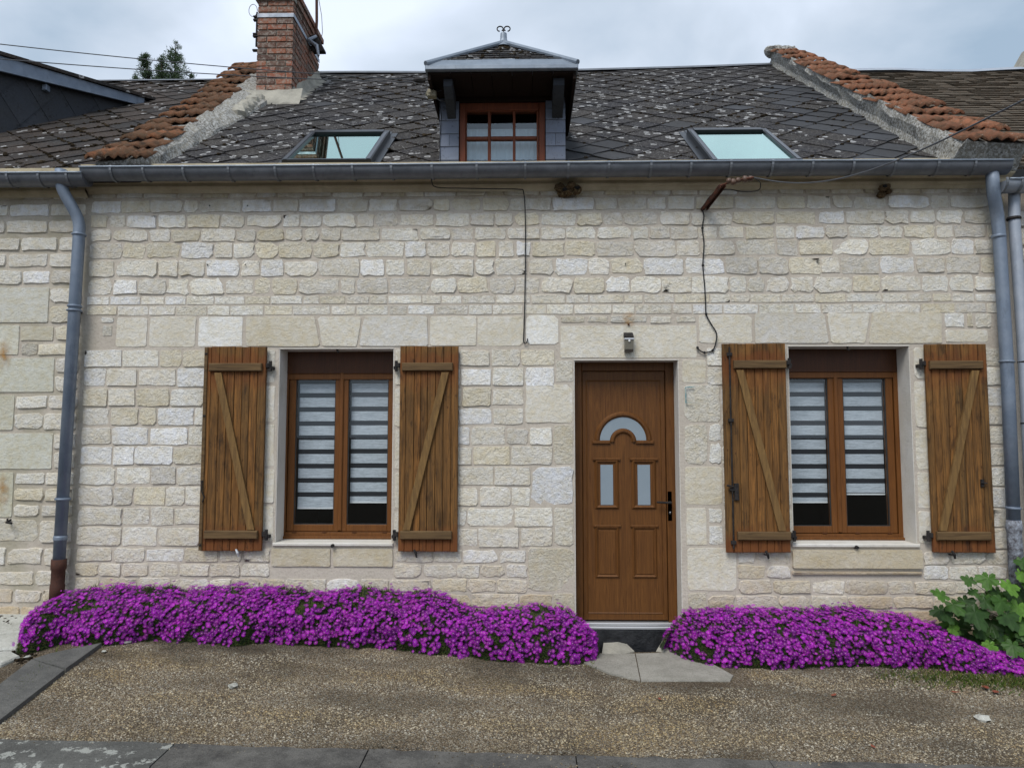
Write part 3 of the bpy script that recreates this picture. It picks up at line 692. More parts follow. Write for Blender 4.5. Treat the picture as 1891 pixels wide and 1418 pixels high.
def moulding(m, x0, x1, z0, z1, w, y, h):      # raised bead round a panel
    o = [(x0, z0), (x1, z0), (x1, z1), (x0, z1)]; c = [(x0 + w * .5, z0 + w * .5), (x1 - w * .5, z0 + w * .5), (x1 - w * .5, z1 - w * .5), (x0 + w * .5, z1 - w * .5)]
    i_ = [(x0 + w, z0 + w), (x1 - w, z0 + w), (x1 - w, z1 - w), (x0 + w, z1 - w)]
    v = [(a, y, b) for a, b in o] + [(a, y - h, b) for a, b in c] + [(a, y - .001, b) for a, b in i_]
    m.add(v, [(r_ * 4 + k, r_ * 4 + (k + 1) % 4, (r_ + 1) * 4 + (k + 1) % 4, (r_ + 1) * 4 + k) for r_ in range(2) for k in range(4)])
def arc_bead(m, cx, cz, r0, r1, y, h, a0=0.0, a1=math.pi, n=28):
    v = []
    for i in range(n + 1):
        a = a0 + (a1 - a0) * i / n
        for (r_, yy) in ((r0, y), ((r0 + r1) / 2 - (r1 - r0) * .15, y - h), ((r0 + r1) / 2 + (r1 - r0) * .15, y - h), (r1, y)): v.append((cx + r_ * math.cos(a), yy, cz + r_ * math.sin(a)))
    m.add(v, [(i * 4 + k, i * 4 + k + 1, (i + 1) * 4 + k + 1, (i + 1) * 4 + k) for i in range(n) for k in range(3)] + [(0, 3, 2, 1), (n * 4, n * 4 + 1, n * 4 + 2, n * 4 + 3)])
def build_door():
    d = empty('door', ((DR['x0'] + DR['x1']) / 2, .17, .3), house); yf = .168
    zb = Z(1148, 1155, yf); x0, x1, zt = DR['x0'] + .006, DR['x1'] - .006, DR['z1'] - .006
    m = MB(); fw = .072; m.bbox(x0, x0 + fw, yf, yf + .07, zb, zt); m.bbox(x1 - fw, x1, yf, yf + .07, zb, zt); m.bbox(x0 + fw, x1 - fw, yf, yf + .07, zt - fw, zt)
    mk('frame', m, M['door'], d, 'c')
    lx0, lx1, lz0, lz1 = x0 + fw + .004, x1 - fw - .004, zb + .012, zt - fw - .004; yl = yf + .012
    m = MB(); m.bbox(lx0, lx1, yl, yl + .05, lz0, lz1, .004)
    mk('leaf', m, M['door'], d, 'c')
    pxx = lambda u: X(u, 900, yl); pz = lambda v: Z(v, 1155, yl)
    m = MB(); moulding(m, pxx(1083), pxx(1222), pz(1133), pz(702), .012, yl - .0005, .005); mk('panel_rim', m, M['door'], d, 'c')
    for (u0, u1) in ((1098, 1143), (1166, 1212)):
        m = MB(); moulding(m, pxx(u0), pxx(u1), pz(1067), pz(971), .026, yl - .001, .013)
        m.bbox(pxx(u0) - .012, pxx(u1) + .012, yl - .015, yl - .0012, pz(973), pz(969), .004); m.bbox(pxx(u0 + 7), pxx(u1 - 7), yl - .005, yl - .001, pz(1060), pz(979), .004)
        mk('panel', m, M['door'], d, 'c')
        m = MB(); moulding(m, pxx(u0), pxx(u1), pz(940), pz(848), .034, yl - .001, .016)
        m.bbox(pxx(u0) - .014, pxx(u1) + .014, yl - .018, yl - .0012, pz(850), pz(845.5), .004); mk('glass_surround', m, M['door'], d, 'c')
        c_ = (u0 + u1) / 2; m = MB(); m.box(pxx(c_ - 11.5), pxx(c_ + 11.5), yl - .006, yl - .0015, pz(932), pz(858)); mk('pane', m, M['frosted'], d, 'c')
    cx, cz = pxx(1151.5), pz(813); R1 = (pxx(1205) - pxx(1098)) / 2; r_in = R1 - .048
    m = MB(); arc_bead(m, cx, cz, r_in, R1, yl - .001, .017); r1 = .112; r0 = .068; arc_bead(m, cx, cz - .012, r0, r1, yl - .001, .017)
    for s_ in (-1, 1):
        a, b = sorted((cx + s_ * (r1 - .004), cx + s_ * (R1 + .016))); m.bbox(a, b, yl - .017, yl - .001, cz - .03, cz - .001, .006)
    mk('arch_surround', m, M['door'], d, 'c', smooth=False)
    v = []; n = 24
    for i in range(n + 1):
        a = math.pi * i / n; xo = r_in * math.cos(a); zo = r_in * math.sin(a); xi = (r1) * math.cos(a) ; zi = max(r1 * math.sin(a) - .012, 0)
        v += [(cx + xo, yl - .004, cz + max(zo, 0)), (cx + xi, yl - .004, cz + zi)]
    mk('arch_pane', MB().add(v, [(2 * i, 2 * i + 1, 2 * i + 3, 2 * i + 2) for i in range(n)]), M['frosted'], d, 'c')
    hx = pxx(1236); m = MB(); m.bbox(hx - .021, hx + .021, yl - .012, yl, pz(962), pz(906), .004)
    m.tube([(hx, yl - .01, pz(927)), (hx, yl - .055, pz(927))], .011, 10); m.tube([(hx + .004, yl - .052, pz(927)), (hx - .05, yl - .057, pz(926.5)), (hx - .115, yl - .05, pz(926))], [.010, .009, .008], 10)
    m.tube([(hx, yl - .016, pz(947)), (hx, yl - .011, pz(947))], .010, 10)
    mk('handle', m, M['iron'], d, 'c')
    m = MB(); m.tube([(hx, yl - .019, pz(945)), (hx, yl - .011, pz(945))], .006, 10); mk('lock_cylinder', m, M['white_metal'], d, 'c')
    m = MB(); m.bbox(X(1249, 853, yf - .02), X(1256, 853, yf - .02), yf - .03, yf - .001, Z(859, 1253), Z(847, 1253), .002); mk('door_contact', m, M['white_plastic'], d, 'c')
    m = MB(); m.bbox(x0 + .02, x1 - .02, yf - .03, yf + .06, zb - .026, zb - .002, .004); m.bbox(x0 + .02, x1 - .02, yf - .045, yf + .05, zb - .05, zb - .028, .004); mk('threshold', m, M['white_metal'], d, 'c')
    m = MB(); m.box(DR['x0'] - .0, DR['x1'] + .0, .10, .40, -.05, zb - .053); mk('plinth', m, M['bitumen'], d, 'c')
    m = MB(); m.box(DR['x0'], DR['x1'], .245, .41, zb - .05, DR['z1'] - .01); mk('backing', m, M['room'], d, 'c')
build_door()
# broken concrete haunch at the foot of the step
for q, (pts, zt) in enumerate((([(1118, 1190), (1136, 1192), (1172, 1206), (1148, 1212), (1112, 1210)], .09), ([(1232, 1192), (1226, 1200), (1212, 1206), (1238, 1210), (1250, 1200)], .07))):
    lo = [tuple(PZ(u, v, .045)) for u, v in pts]; m = MB(); n = len(lo); hi = [(p[0], p[1] + .01, .06 + (zt if i in (0, 1) else 0.0)) for i, p in enumerate(lo)]
    m.add([(p[0], p[1], -.05) for p in lo] + hi, [tuple(range(n, 2 * n))[::-1]] + [(i, (i + 1) % n, n + (i + 1) % n, n + i) for i in range(n)]); mk('step_haunch', m, M['cement'], house, 'c')

# ------------------------------------------------------------------ shutters
def shutter(u, v0, v1, braces, hinge_right, bar=False, nb=8, latch=None, wear=None, seed=0):
    rg = random.Random(seed)
    x0, x1 = X(u[0], 830), X(u[1], 830); z1, z0 = Z(v0, (u[0] + u[1]) / 2), Z(v1, (u[0] + u[1]) / 2)
    s = empty('shutter', (x1 if hinge_right else x0, -.03, z0), house); yb, yf = -.030, -.056
    w = (x1 - x0) / nb; x = x0
    ws = [rg.uniform(.88, 1.12) for _ in range(nb)]; ws[0] *= .75 if not bar else 1.0; t = sum(ws)
    for i in range(nb):
        ww = ws[i] / t * (x1 - x0); m = MB(); dz0 = rg.uniform(-.002, .002); dz1 = rg.uniform(-.002, .002); dy = rg.uniform(-.0015, .0015)
        m.bbox(x + .0013, x + ww - .0013, yf + dy, yb, z0 + dz0, z1 + dz1, .0038); mk('board', m, M['wood'], s, 'c'); x += ww
    m = MB(); m.box(x0 + .01, x1 - .01, yb + .0005, yb + .004, z0 + .01, z1 - .01); mk('backing', m, M['soffit'], s, 'c')
    H = z1 - z0; pad0 = .03 if not bar else .09; bx0, bx1 = (x0 + .035, x1 - .028) if hinge_right else (x0 + .02, x1 - .045)
    if bar and hinge_right: bx0 = x0 + .085; bx1 = x1 - .004
    zt, zl = z1 - .138 / 1.66 * H, z0 + .165 / 1.66 * H; bh = .066
    for zc in (zt, zl):
        m = MB(); m.bbox(bx0, bx1, yf - .030, yf - .002, zc - bh, zc, .006); mk('batten', m, M['wood_batten'], s, 'c')
    bw = .055
    if braces == 'right':      # top left down to bottom right
        a, b = (bx0 + (.045 if not bar else .02), zt - bh - .012), (bx1 - .085 if not bar else bx1 - .095, zl + .006)
    else:
        a, b = (bx1 - .09, zt - bh - .012), (bx0 + .02, zl + .006)
    pts = [(a[0], yf - .002, a[1]), (a[0] + bw * 1.05, yf - .002, a[1]), (b[0] + bw * 1.05, yf - .002, b[1]), (b[0], yf - .002, b[1])]
    m = MB(); m.prism(pts[::-1], (0, -.022, 0)); mk('brace', m, M['wood_brace'], s, 'c')
    hx = x1 if hinge_right else x0; sg = 1 if hinge_right else -1
    for zc in (zt - .02, zl - .035):
        m = MB(); m.bbox(min(hx, hx + sg * .028), max(hx, hx + sg * .028), -.062, -.02, zc - .016, zc + .022, .003)
        m.tube([(hx + sg * .032, -.045, zc - .045), (hx + sg * .032, -.045, zc + .04)], .013, 10); m.bbox(hx + sg * .045 - .01, hx + sg * .045 + .01, -.045, .0, zc - .028, zc - .004, .003)
        mk('hinge', m, M['iron'], s, 'c')
    if bar:
        m = MB(); m.tube([(x0 + .055, yf - .012, z0 + .03), (x0 + .055, yf - .012, z1 - .03)], .007, 8)
        for zc in (z0 + .08, z0 + .5, z0 + 1.05, z1 - .09): m.bbox(x0 + .035, x0 + .075, yf - .022, yf - .001, zc - .014, zc + .014, .003)
        mk('locking_bar', m, M['iron'], s, 'c')
        zc = Z(905, u[0]); m = MB(); m.bbox(x0 + .07, x0 + .105, yf - .02, yf - .001, zc - .075, zc + .06, .004); m.tube([(x0 + .06, yf - .03, zc + .035), (x0 + .005, yf - .035, zc + .045)], .007, 8); mk('espagnolette_handle', m, M['iron'], s, 'c')
    if latch:
        xx, zz = X(latch[0], latch[1], yf), Z(latch[1], latch[0], yf); m = MB(); m.bbox(xx - .012, xx + .012, yf - .014, yf - .001, zz - .03, zz + .03, .003); m.tube([(xx + .03, yf - .02, zz), (xx - .02, yf - .02, zz + .005)], .005, 8); mk('latch', m, M['iron'], s, 'c')
    xx = x0 + (x1 - x0) * (.62 if hinge_right else .3); m = MB()      # tilting stay below the shutter
    m.tube([(xx, .0, z0 - .022), (xx, -.07, z0 - .018)], .006, 8); m.tube([(xx - .012, -.070, z0 + .016), (xx + .004, -.075, z0 - .012), (xx + .010, -.070, z0 - .045)], [.008, .011, .007], 8)
    mk('shutter_stay', m, M['white_metal' if seed in (1,) else 'iron'], s, 'c')
    return s
s1 = shutter((381, 492), 642, 1015, 'right', True, seed=1)
# a narrow rebated strip on the outer edge of the first shutter
s1x = X(381, 830)
m = MB(); m.bbox(s1x - .012, s1x + .016, -.066, -.0565, Z(1014, 436), Z(643, 436), .004); mk('edge_strip', m, M['wood_batten'], s1, 'c')
m = MB(); zc = Z(905, 388); m.tube([(s1x + .004, -.072, zc + .08), (s1x + .006, -.078, zc), (s1x + .03, -.074, zc - .05), (s1x + .012, -.07, zc - .09)], .005, 6)
for v_ in (655, 768, 888, 1004): m.bbox(s1x - .006, s1x + .012, -.072, -.066, Z(v_, 388) - .008, Z(v_, 388) + .008, .002)
mk('pintle', m, M['iron'], s1, 'c')
shutter((739, 847), 641, 1016, 'left', False, seed=2)
shutter((1334, 1451), 636, 1018, 'right', True, bar=True, nb=8, seed=3)
shutter((1709, 1822), 637, 1018, 'left', False, seed=4, latch=(1813, 892))

# window stops and sill catches
def knob(u, v, parent):
    x, z = X(u, v), Z(v, u); m = MB(); m.tube([(x, .0, z), (x, -.045, z - .002)], [.016, .013], 10); mk('sill_catch', m, M['iron'], parent, 'c')
knob(616, 1006, house); knob(1579, 1009, house)
for u, v in ((623, 646), (1565, 642)):
    x, z = X(u, v, .02), Z(v, u, .02); m = MB(); m.tube([(x, .02, z + .012), (x, .02, z - .012), (x + .012, .01, z - .02)], .009, 8); mk('lintel_catch', m, M['iron'], house, 'c')

# ------------------------------------------------------------------ cornice, gutter, downpipes
def extrude_x(prof, xs, wob=0.0, rg=None):
    m = MB(); q = len(prof); v = []
    for x in xs:
        dz = rg.uniform(-wob, wob) if rg else 0
        v += [(x, a, b + dz) for a, b in prof]
    f = [(k * q + j, k * q + (j + 1), (k + 1) * q + j + 1, (k + 1) * q + j) for k in range(len(xs) - 1) for j in range(q - 1)]
    m.add(v, f); return m
zc1 = Z(352, 945, 0)
prof = [(.0, zc1 - .012), (-.012, zc1 - .01), (-.03, zc1 + .012), (-.045, zc1 + .02), (-.055, zc1 + .035), (-.055, zc1 + .06), (-.11, zc1 + .085), (-.13, zc1 + .13), (-.13, zc1 + .2), (.1, zc1 + .25)]
mk('cornice', extrude_x(prof, np.linspace(HX0, HX1, 40), .002, rng), M['cornice'], house, smooth=False)
GZ = Z(303, 945, -.27)          # height of the gutter lip
GC, GR = -.185, .085
def gutter(x0, x1, z, parent, joints, mat, name='gutter', sag=None):
    gsec = []
    for i in range(13):
        a = math.pi + math.pi * i / 12; gsec.append((GC + GR * math.cos(a), z + GR * .98 * math.sin(a)))
    gsec = [(GC + GR - .0, z + .02)] + gsec[::-1]                         # back edge then round to the front lip
    zz = sag or (lambda x: 0.0)
    xs = np.linspace(x0, x1, 60); m = MB(); q = len(gsec); v = []
    for x in xs: v += [(x, a, b + zz(x)) for a, b in gsec]
    th = .003; v2 = []
    for x in xs: v2 += [(x, GC + (a - GC) * .96, b + zz(x) + .0035) for a, b in gsec]
    n = len(v); f = [(k * q + j, (k + 1) * q + j, (k + 1) * q + j + 1, k * q + j + 1) for k in range(len(xs) - 1) for j in range(q - 1)]
    f += [tuple(n + i for i in ff[::-1]) for ff in f]
    m.add(v + v2, f)
    for x in (x0, x1): m.add([(x, a, b + zz(x)) for a, b in gsec] , [tuple(range(q))])
    g_ = mk(name, m, mat, parent, smooth=True)
    m = MB(); m.tube([(x, GC - GR - .004, z + .004 + zz(x)) for x in xs], .0085, 8); mk('bead', m, M['zinc_light'], g_, smooth=True)
    for x in joints:
        m = MB(); v = []; R = GR + .008
        for xx in (x - .009, x + .009):
            for i in range(13):
                a = math.pi + math.pi * i / 12; v.append((xx, GC + R * math.cos(a), z + R * .98 * math.sin(a) + zz(x)))
            v.append((xx, GC - GR - .004 , z + .016 + zz(x)))
        order = [13] + list(range(0, 13)); q2 = len(order)
        f = [(order[i], order[i + 1], 14 + order[i + 1], 14 + order[i]) for i in range(q2 - 1)]
        m.add(v, f); vin = [(a, GC + (b - GC) * .93, c) for a, b, c in v]; m.add(vin, [ff[::-1] for ff in f])
        for xx_i in (0, 14): m.add([v[xx_i + o_] for o_ in order] + [vin[xx_i + o_] for o_ in order], [(i, i + 1, q2 + i + 1, q2 + i) for i in range(q2 - 1)])
        mk('bracket', m, M['zinc_mid'], g_, 'c')
    return g_
gs = lambda x: .012 * math.sin(x * .8 + .4) * .4
gj = [X(u, 320, -.27) for u in (203, 263, 337, 421, 507, 578, 650, 722, 797, 880, 970, 1050, 1125, 1203, 1277, 1351, 1428, 1502, 1578, 1655, 1735, 1803)]
gutter(X(146, 320, -.27), X(1872, 310, -.27), GZ, house, gj, M['zinc_dark'], 'gutter', gs)
def sweep_pipe(pts, r, mat, name, parent, collars=(), cmat=None, n=14):
    # smooth the corners a little
    P_ = [Vector(p) for p in pts]; q = [P_[0]]
    for i in range(1, len(P_) - 1):
        a, b, c = P_[i - 1], P_[i], P_[i + 1]; d1 = min(.09, (b - a).length * .45); d2 = min(.09, (c - b).length * .45)
        s_ = b + (a - b).normalized() * d1; e_ = b + (c - b).normalized() * d2
        for t in (0, .25, .5, .75, 1): q.append((s_ * (1 - t) ** 2 + b * 2 * t * (1 - t) + e_ * t ** 2))
    q.append(P_[-1])
    o = mk(name, MB().tube(q, r, n), mat, parent, smooth=False)
    o.data.shade_smooth()
    for (c, ax, rr, hh) in collars:
        c = Vector(c); ax = Vector(ax).normalized(); m = MB(); m.tube([c - ax * hh, c - ax * hh * .5, c + ax * hh * .5, c + ax * hh], [r + rr * .6, r + rr, r + rr, r + rr * .6], n); k_ = mk('collar', m, cmat or mat, o, 'c', smooth=True)
    return o
xp, xpb, yp = X(147, 430, -.09), X(110, 1030, -.09), -.095
lz = lambda v: Z(v, 125, -.09)
def pip(v): t = (v - 430) / 600.0; return (xp + (xpb - xp) * t, yp, lz(v))
col = lambda v, r_=.010, h_=.010: (pip(v), Vector(pip(v + 30)) - Vector(pip(v)), r_, h_)
dp = sweep_pipe([(X(112, 338, -.185), -.185, lz(322)), (X(112, 338, -.185), -.185, lz(352)), (xp + .0, yp, lz(408)), pip(440), pip(1036)], .046, M['zinc'], 'downpipe', house,
    [col(434), col(566), col(574, .014, .008), col(921, .013, .010), col(993, .005, .02)])
mk('shoe', MB().tube([pip(1032), pip(1050), pip(1052), pip(1078), pip(1080), pip(1110)], [.056, .056, .05, .05, .054, .054], 14), M['cast_iron'], dp, smooth=True)
for v in (574, 921):
    p = pip(v); m = MB(); m.bbox(p[0] - .006, p[0] + .006, p[1], .01, p[2] - .008, p[2] + .008, .001); mk('pipe_fixing', m, M['iron'], dp, 'c')
# right-hand downpipe
yr = -.11
rx = lambda u, v: (X(u, v, yr), yr, Z(v, u, yr))
dp2 = sweep_pipe([(X(1832, 318, -.185), -.185, Z(318, 1832, -.185)), (X(1834, 352, -.185), -.185, Z(352, 1834, -.185)), rx(1842, 400), rx(1845, 430), rx(1861, 700), rx(1872, 968)], .048, M['zinc'], 'downpipe', house,
    [((rx(1844, 437)), (0, .0, 1), .006, .012), (rx(1859, 668), (.05, 0, 1), .009, .008), (rx(1871, 938), (.05, 0, 1), .006, .01)])
mk('pipe_foot', MB().tube([rx(1872, 960), rx(1872.5, 975), rx(1873, 985), rx(1874, 1000), rx(1880, 1120)], [.052, .058, .05, .052, .052], 14), M['paint_flake'], dp2, smooth=True)

# ------------------------------------------------------------------ the roof
SKY_L = [PR(575, 243, .07), PR(718, 240, .07), PR(685, 299, .07), PR(523, 291, .07)]
def rect_of(pts):
    xs = [p[0] for p in pts]; bs = [p[1] for p in pts]
    return ((pts[0][0] + pts[3][0]) / 2, (pts[1][0] + pts[2][0]) / 2, (pts[2][1] + pts[3][1]) / 2, (pts[0][1] + pts[1][1]) / 2)
SL = rect_of(SKY_L); SR = rect_of([PR(1267.5, 238, .07), PR(1415.5, 237, .07), PR(1481, 294, .07), PR(1317.5, 297, .07)])
RB = 4.72                                            # slope length
def ridge_b(x): return float(np.interp(x, [-8, -3, -1.5, .7, 3.4], [4.55, 4.60, 4.52, 4.55, 4.90]))
roof = empty('roof', (0, 0, 0), house)
CLX0, CLX1 = -3.10, 3.44                             # inner faces of the gable copings
DX0, DX1 = X(812, 250, .0), X(1043, 250, .0)         # dormer cheeks
m = MB(); bs = [0, ]; xs = np.linspace(-3.5, 3.9, 30); v = []
for x in xs: v += [roof_pt(x, -.02, -.012), roof_pt(x, ridge_b(x) + .02, -.012), roof_pt(x, ridge_b(x) + .02, -.06), roof_pt(x, -.02, -.06)]
f = [(k * 4 + j, (k + 1) * 4 + j, (k + 1) * 4 + (j + 1) % 4, k * 4 + (j + 1) % 4) for k in range(29) for j in range(4)]
mk('roof_deck', m.add(v, f), M['soffit'], roof)
HWd, HHd = .192, .186
def slate_mesh(kind, rg, hw=HWd, hh=HHd, th=.007, low=.020, up=.003):
    g_ = 1.045; a = hw * g_; b = hh * g_; j = lambda: rg.uniform(-.006, .006)
    if kind == 'full': pts = [(0, -b), (a * .12, -b * .86), (a, 0), (0, b), (-a, 0), (-a * .12, -b * .86)]
    elif kind == 'up': pts = [(-a, 0), (a, 0), (0, b)]
    elif kind == 'down': pts = [(0, -b), (a, 0), (-a, 0)]
    elif kind == 'chip': pts = [(-a * .1, -b * .93), (a * .25, -b * .70), (a * .5, -b * .52), (a, 0), (0, b), (-a, 0), (-a * .45, -b * .58)]
    pts = [(p[0] + j(), p[1] + j()) for p in pts]
    def off(q): return up + (low - up) * max(0, min(1, (b - q) / (2 * b)))
    n = len(pts); v = []
    for (p, q) in pts: v.append((p, q * CP - off(q) * SP, q * SP + off(q) * CP))
    for (p, q) in pts: v.append((p, q * CP - (off(q) - th) * SP, q * SP + (off(q) - th) * CP))
    me = bpy.data.meshes.new('slate'); me.from_pydata(v, [], [tuple(range(n))] + [(i, n + i, n + (i + 1) % n, (i + 1) % n) for i in range(n)]); me.update(); return me
rgS = random.Random(5)
SM = {k: [slate_mesh(k, rgS) for _ in range(5)] for k in ('full', 'up', 'down', 'chip')}
SMC = {k: [me.copy() for me in SM[k]] for k in SM}; SML = {k: [me.copy() for me in SM[k]] for k in SM}
for D_, mt in ((SM, 'slate'), (SMC, 'slate_clean'), (SML, 'slate_left')):
    for k in D_:
        for me in D_[k]: me.materials.append(M[mt])
def lay_slates(parent, xa, xb, rb, skip, dic, cap=300, clean=None, bmax=None):
    cells = []
    j = 0
    while True:
        b = j * HHd
        if b > (bmax or 5.2): break
        i0 = int(math.floor(xa / (2 * HWd))) - 1
        for i in range(i0, i0 + int((xb - xa) / (2 * HWd)) + 4):
            x = (i + (.5 if j % 2 else 0)) * 2 * HWd
            if x < xa - HWd * .6 or x > xb + HWd * .6: continue
            R_ = rb(x)
            if b > R_ + HHd * .3: continue
            if skip(x, b): continue
            kind = 'up' if j == 0 else ('down' if b + HHd > R_ + .03 else ('chip' if rgS.random() < .25 else 'full'))
            cells.append((x, b, kind))
        j += 1
    cells.sort(key=lambda c: c[1])
    rest = MB()
    for n_, (x, b, kind) in enumerate(cells):
        d_ = SMC if (clean and clean(x, b)) else dic; me = rgS.choice(d_[kind]); p = roof_pt(x + rgS.uniform(-.005, .005), b + rgS.uniform(-.005, .005), rgS.uniform(0, .003))
        if n_ < cap:
            o = link('slate', me, parent, p); o.rotation_euler = (rgS.uniform(-.015, .02), rgS.uniform(-.02, .02), rgS.uniform(-.02, .02))
        else: rest.add([(q.co.x + p[0], q.co.y + p[1], q.co.z + p[2]) for q in me.vertices], [tuple(pl.vertices) for pl in me.polygons])
    if rest.v: tag(mk('upper_slates', rest, next(iter(dic.values()))[0].materials[0], parent), kind='stuff')
    return cells
def skip_main(x, b):
    for r_ in (SL, SR):
        if r_[0] + .05 < x < r_[1] - .05 and r_[2] + .05 < b < r_[3] - .05: return True
    if DX0 + .1 < x < DX1 - .1 and b < 1.7: return True
    return False
crng = random.Random(3)
def clean_main(x, b):
    if x > 2.75 and CLX1 - x < .62 and crng.random() < .75: return True     # repaired strip by the right coping
    if abs(x - DX1 - .2) < .3 and b < .75: return True
    return crng.random() < .03
cells = lay_slates(roof, CLX0 - .1, CLX1 + .05, ridge_b, skip_main, SM, 300, clean_main)
# moss gathered under the slate edges
def moss_on(parent, cells, n_per, seed, rmax=.028, name='moss'):
    rg = random.Random(seed); m = MB()
    for (x, b, kind) in cells:
        if kind == 'up': continue
        dens = n_per * (1.4 * max(0, mnoise.noise(Vector((x * .6, b * .7, seed))) + .35))
        for _ in range(int(dens + rg.random())):
            s_ = rg.choice((-1, 1)); t = rg.random(); px = x + s_ * HWd * t + rg.uniform(-.012, .012); pb = b - HHd * (1 - t) - rg.uniform(0, .02)
            if pb < .01: continue
            r_ = rg.uniform(.006, rmax) * rg.uniform(.5, 1); c = roof_pt(px, pb, .012); m.blob(c, r_, rg, 5, 3, .3, .6)
    if m.v: tag(mk(name, m, M['moss'], parent, smooth=True), kind='stuff')
moss_on(roof, cells, 9.0, 21)
# zinc ridge capping
m = MB(); v = []
xs = np.linspace(-3.6, 3.55, 24)
for x in xs:
    p = roof_pt(x, ridge_b(x), 0); dz = .012 * math.sin(x * 2.1)
    v += [(x, p[1] - .07, p[2] - .015 + dz * .3), (x, p[1] - .02, p[2] + .035 + dz * .3), (x, p[1] + .02, p[2] + .035 + dz * .3), (x, p[1] + .07, p[2] - .02)]
mk('ridge_cap', m.add(v, [(k * 4 + j, (k + 1) * 4 + j, (k + 1) * 4 + j + 1, k * 4 + j + 1) for k in range(23) for j in range(3)]), M['zinc_dark'], roof)
# back slope so the roof is closed
m = MB(); v = []
for x in xs:
    p = roof_pt(x, ridge_b(x), -.02); v += [(x, p[1], p[2]), (x, p[1] + 3.6, RZ0 - .2)]
mk('back_slope', m.add(v, [(k * 2, k * 2 + 1, k * 2 + 3, k * 2 + 2) for k in range(23)]), M['slate_clean'], roof)

def obox(m, o, ax, ay, az, bev=0):       # corner o and three edge vectors
    o = Vector(o); ax, ay, az = Vector(ax), Vector(ay), Vector(az)
    m.add([o, o + ax, o + ax + ay, o + ay, o + az, o + ax + az, o + ax + ay + az, o + ay + az], [(0, 3, 2, 1), (4, 5, 6, 7), (0, 1, 5, 4), (1, 2, 6, 5), (2, 3, 7, 6), (3, 0, 4, 7)])
ES = Vector((0, CP, SP)); EN = Vector((0, -SP, CP)); EX = Vector((1, 0, 0))
def rbox(m, x0, x1, b0, b1, o0, o1): obox(m, roof_pt(x0, b0, o0), EX * (x1 - x0), ES * (b1 - b0), EN * (o1 - o0))
M['velux'] = simple('grey_lacquered_metal', (.020, .022, .026), .38, .3, .5)
M['velux_light'] = simple('brushed_lacquered_metal', (.07, .078, .09), .35, .4, .5)
def skylight(r_):
    x0, x1, b0, b1 = r_; s = empty('skylight', roof_pt((x0 + x1) / 2, b0), house)
    m = MB(); rbox(m, x0 - .06, x0 + .0, max(0, b0 - .10), b1 + .08, -.005, .024); rbox(m, x1, x1 + .06, max(0, b0 - .10), b1 + .08, -.005, .024); rbox(m, x0, x1, b1, b1 + .12, -.005, .028); rbox(m, x0 - .02, x1 + .02, max(.0, b0 - .16), b0, -.005, .021); mk('flashing', m, M['velux'], s)
    m = MB(); rbox(m, x0, x0 + .052, b0, b1, -.01, .070); rbox(m, x1 - .052, x1, b0, b1, -.01, .070); rbox(m, x0 + .052, x1 - .052, b0, b0 + .045, -.01, .066); rbox(m, x0 + .052, x1 - .052, b1 - .08, b1, -.01, .078); mk('frame', m, M['velux'], s)
    m = MB(); rbox(m, x0 + .010, x0 + .040, b0 + .01, b1 - .09, .0705, .075); rbox(m, x1 - .040, x1 - .010, b0 + .01, b1 - .09, .0705, .075); rbox(m, x0 + .03, x1 - .03, b0 + .010, b0 + .030, .0665, .071); mk('cover_strip', m, M['velux_light'], s)
    m = MB(); rbox(m, x0 + .052, x1 - .052, b0 + .045, b1 - .08, .050, .055); mk('pane', m, M['glass_roof'], s)
    m = MB(); rbox(m, x0 + .06, x1 - .06, b0 + .04, b1 - .06, -.009, .004); mk('backing', m, M['room'], s)
skylight(SL); skylight(SR)

# ------------------------------------------------------------------ gable copings: cement upstand and terracotta tiles
def wave_tile(w, L, nw, rg, th=.016, amp=.027):
    v = []; n = 4 * nw; rows_ = [(0, .036), (L, 0)]
    for (b, lift) in rows_:
        for i in range(n + 1):
            t = i / n; z = amp * (.5 - .5 * math.cos(2 * math.pi * nw * t)) + lift + rg.uniform(-.002, .002)
            v.append((t * w, b * CP - z * SP, b * SP + z * CP))
    k = n + 1
    for i in range(k):
        x, y, z = v[i]; v.append((x, y + th * SP * 1.6, z - th * CP * 1.6))
    f = [(i, i + 1, k + i + 1, k + i) for i in range(n)] + [(2 * k + i, 2 * k + i + 1, i + 1, i) for i in range(n)]
    f += [(0, k, 2 * k), (n, 2 * k + n, k + n)]
    me = bpy.data.meshes.new('tile'); me.from_pydata(v, [], f); me.update(); me.shade_smooth(); return me
rgT = random.Random(9)
TW, TL, TE = .205, .35, .295
TM = {k: [wave_tile(TW, TL, 2, rgT) for _ in range(4)] for k in ('tile', 'tile_mossy')}
for k in TM:
    for me in TM[k]: me.materials.append(M[k])
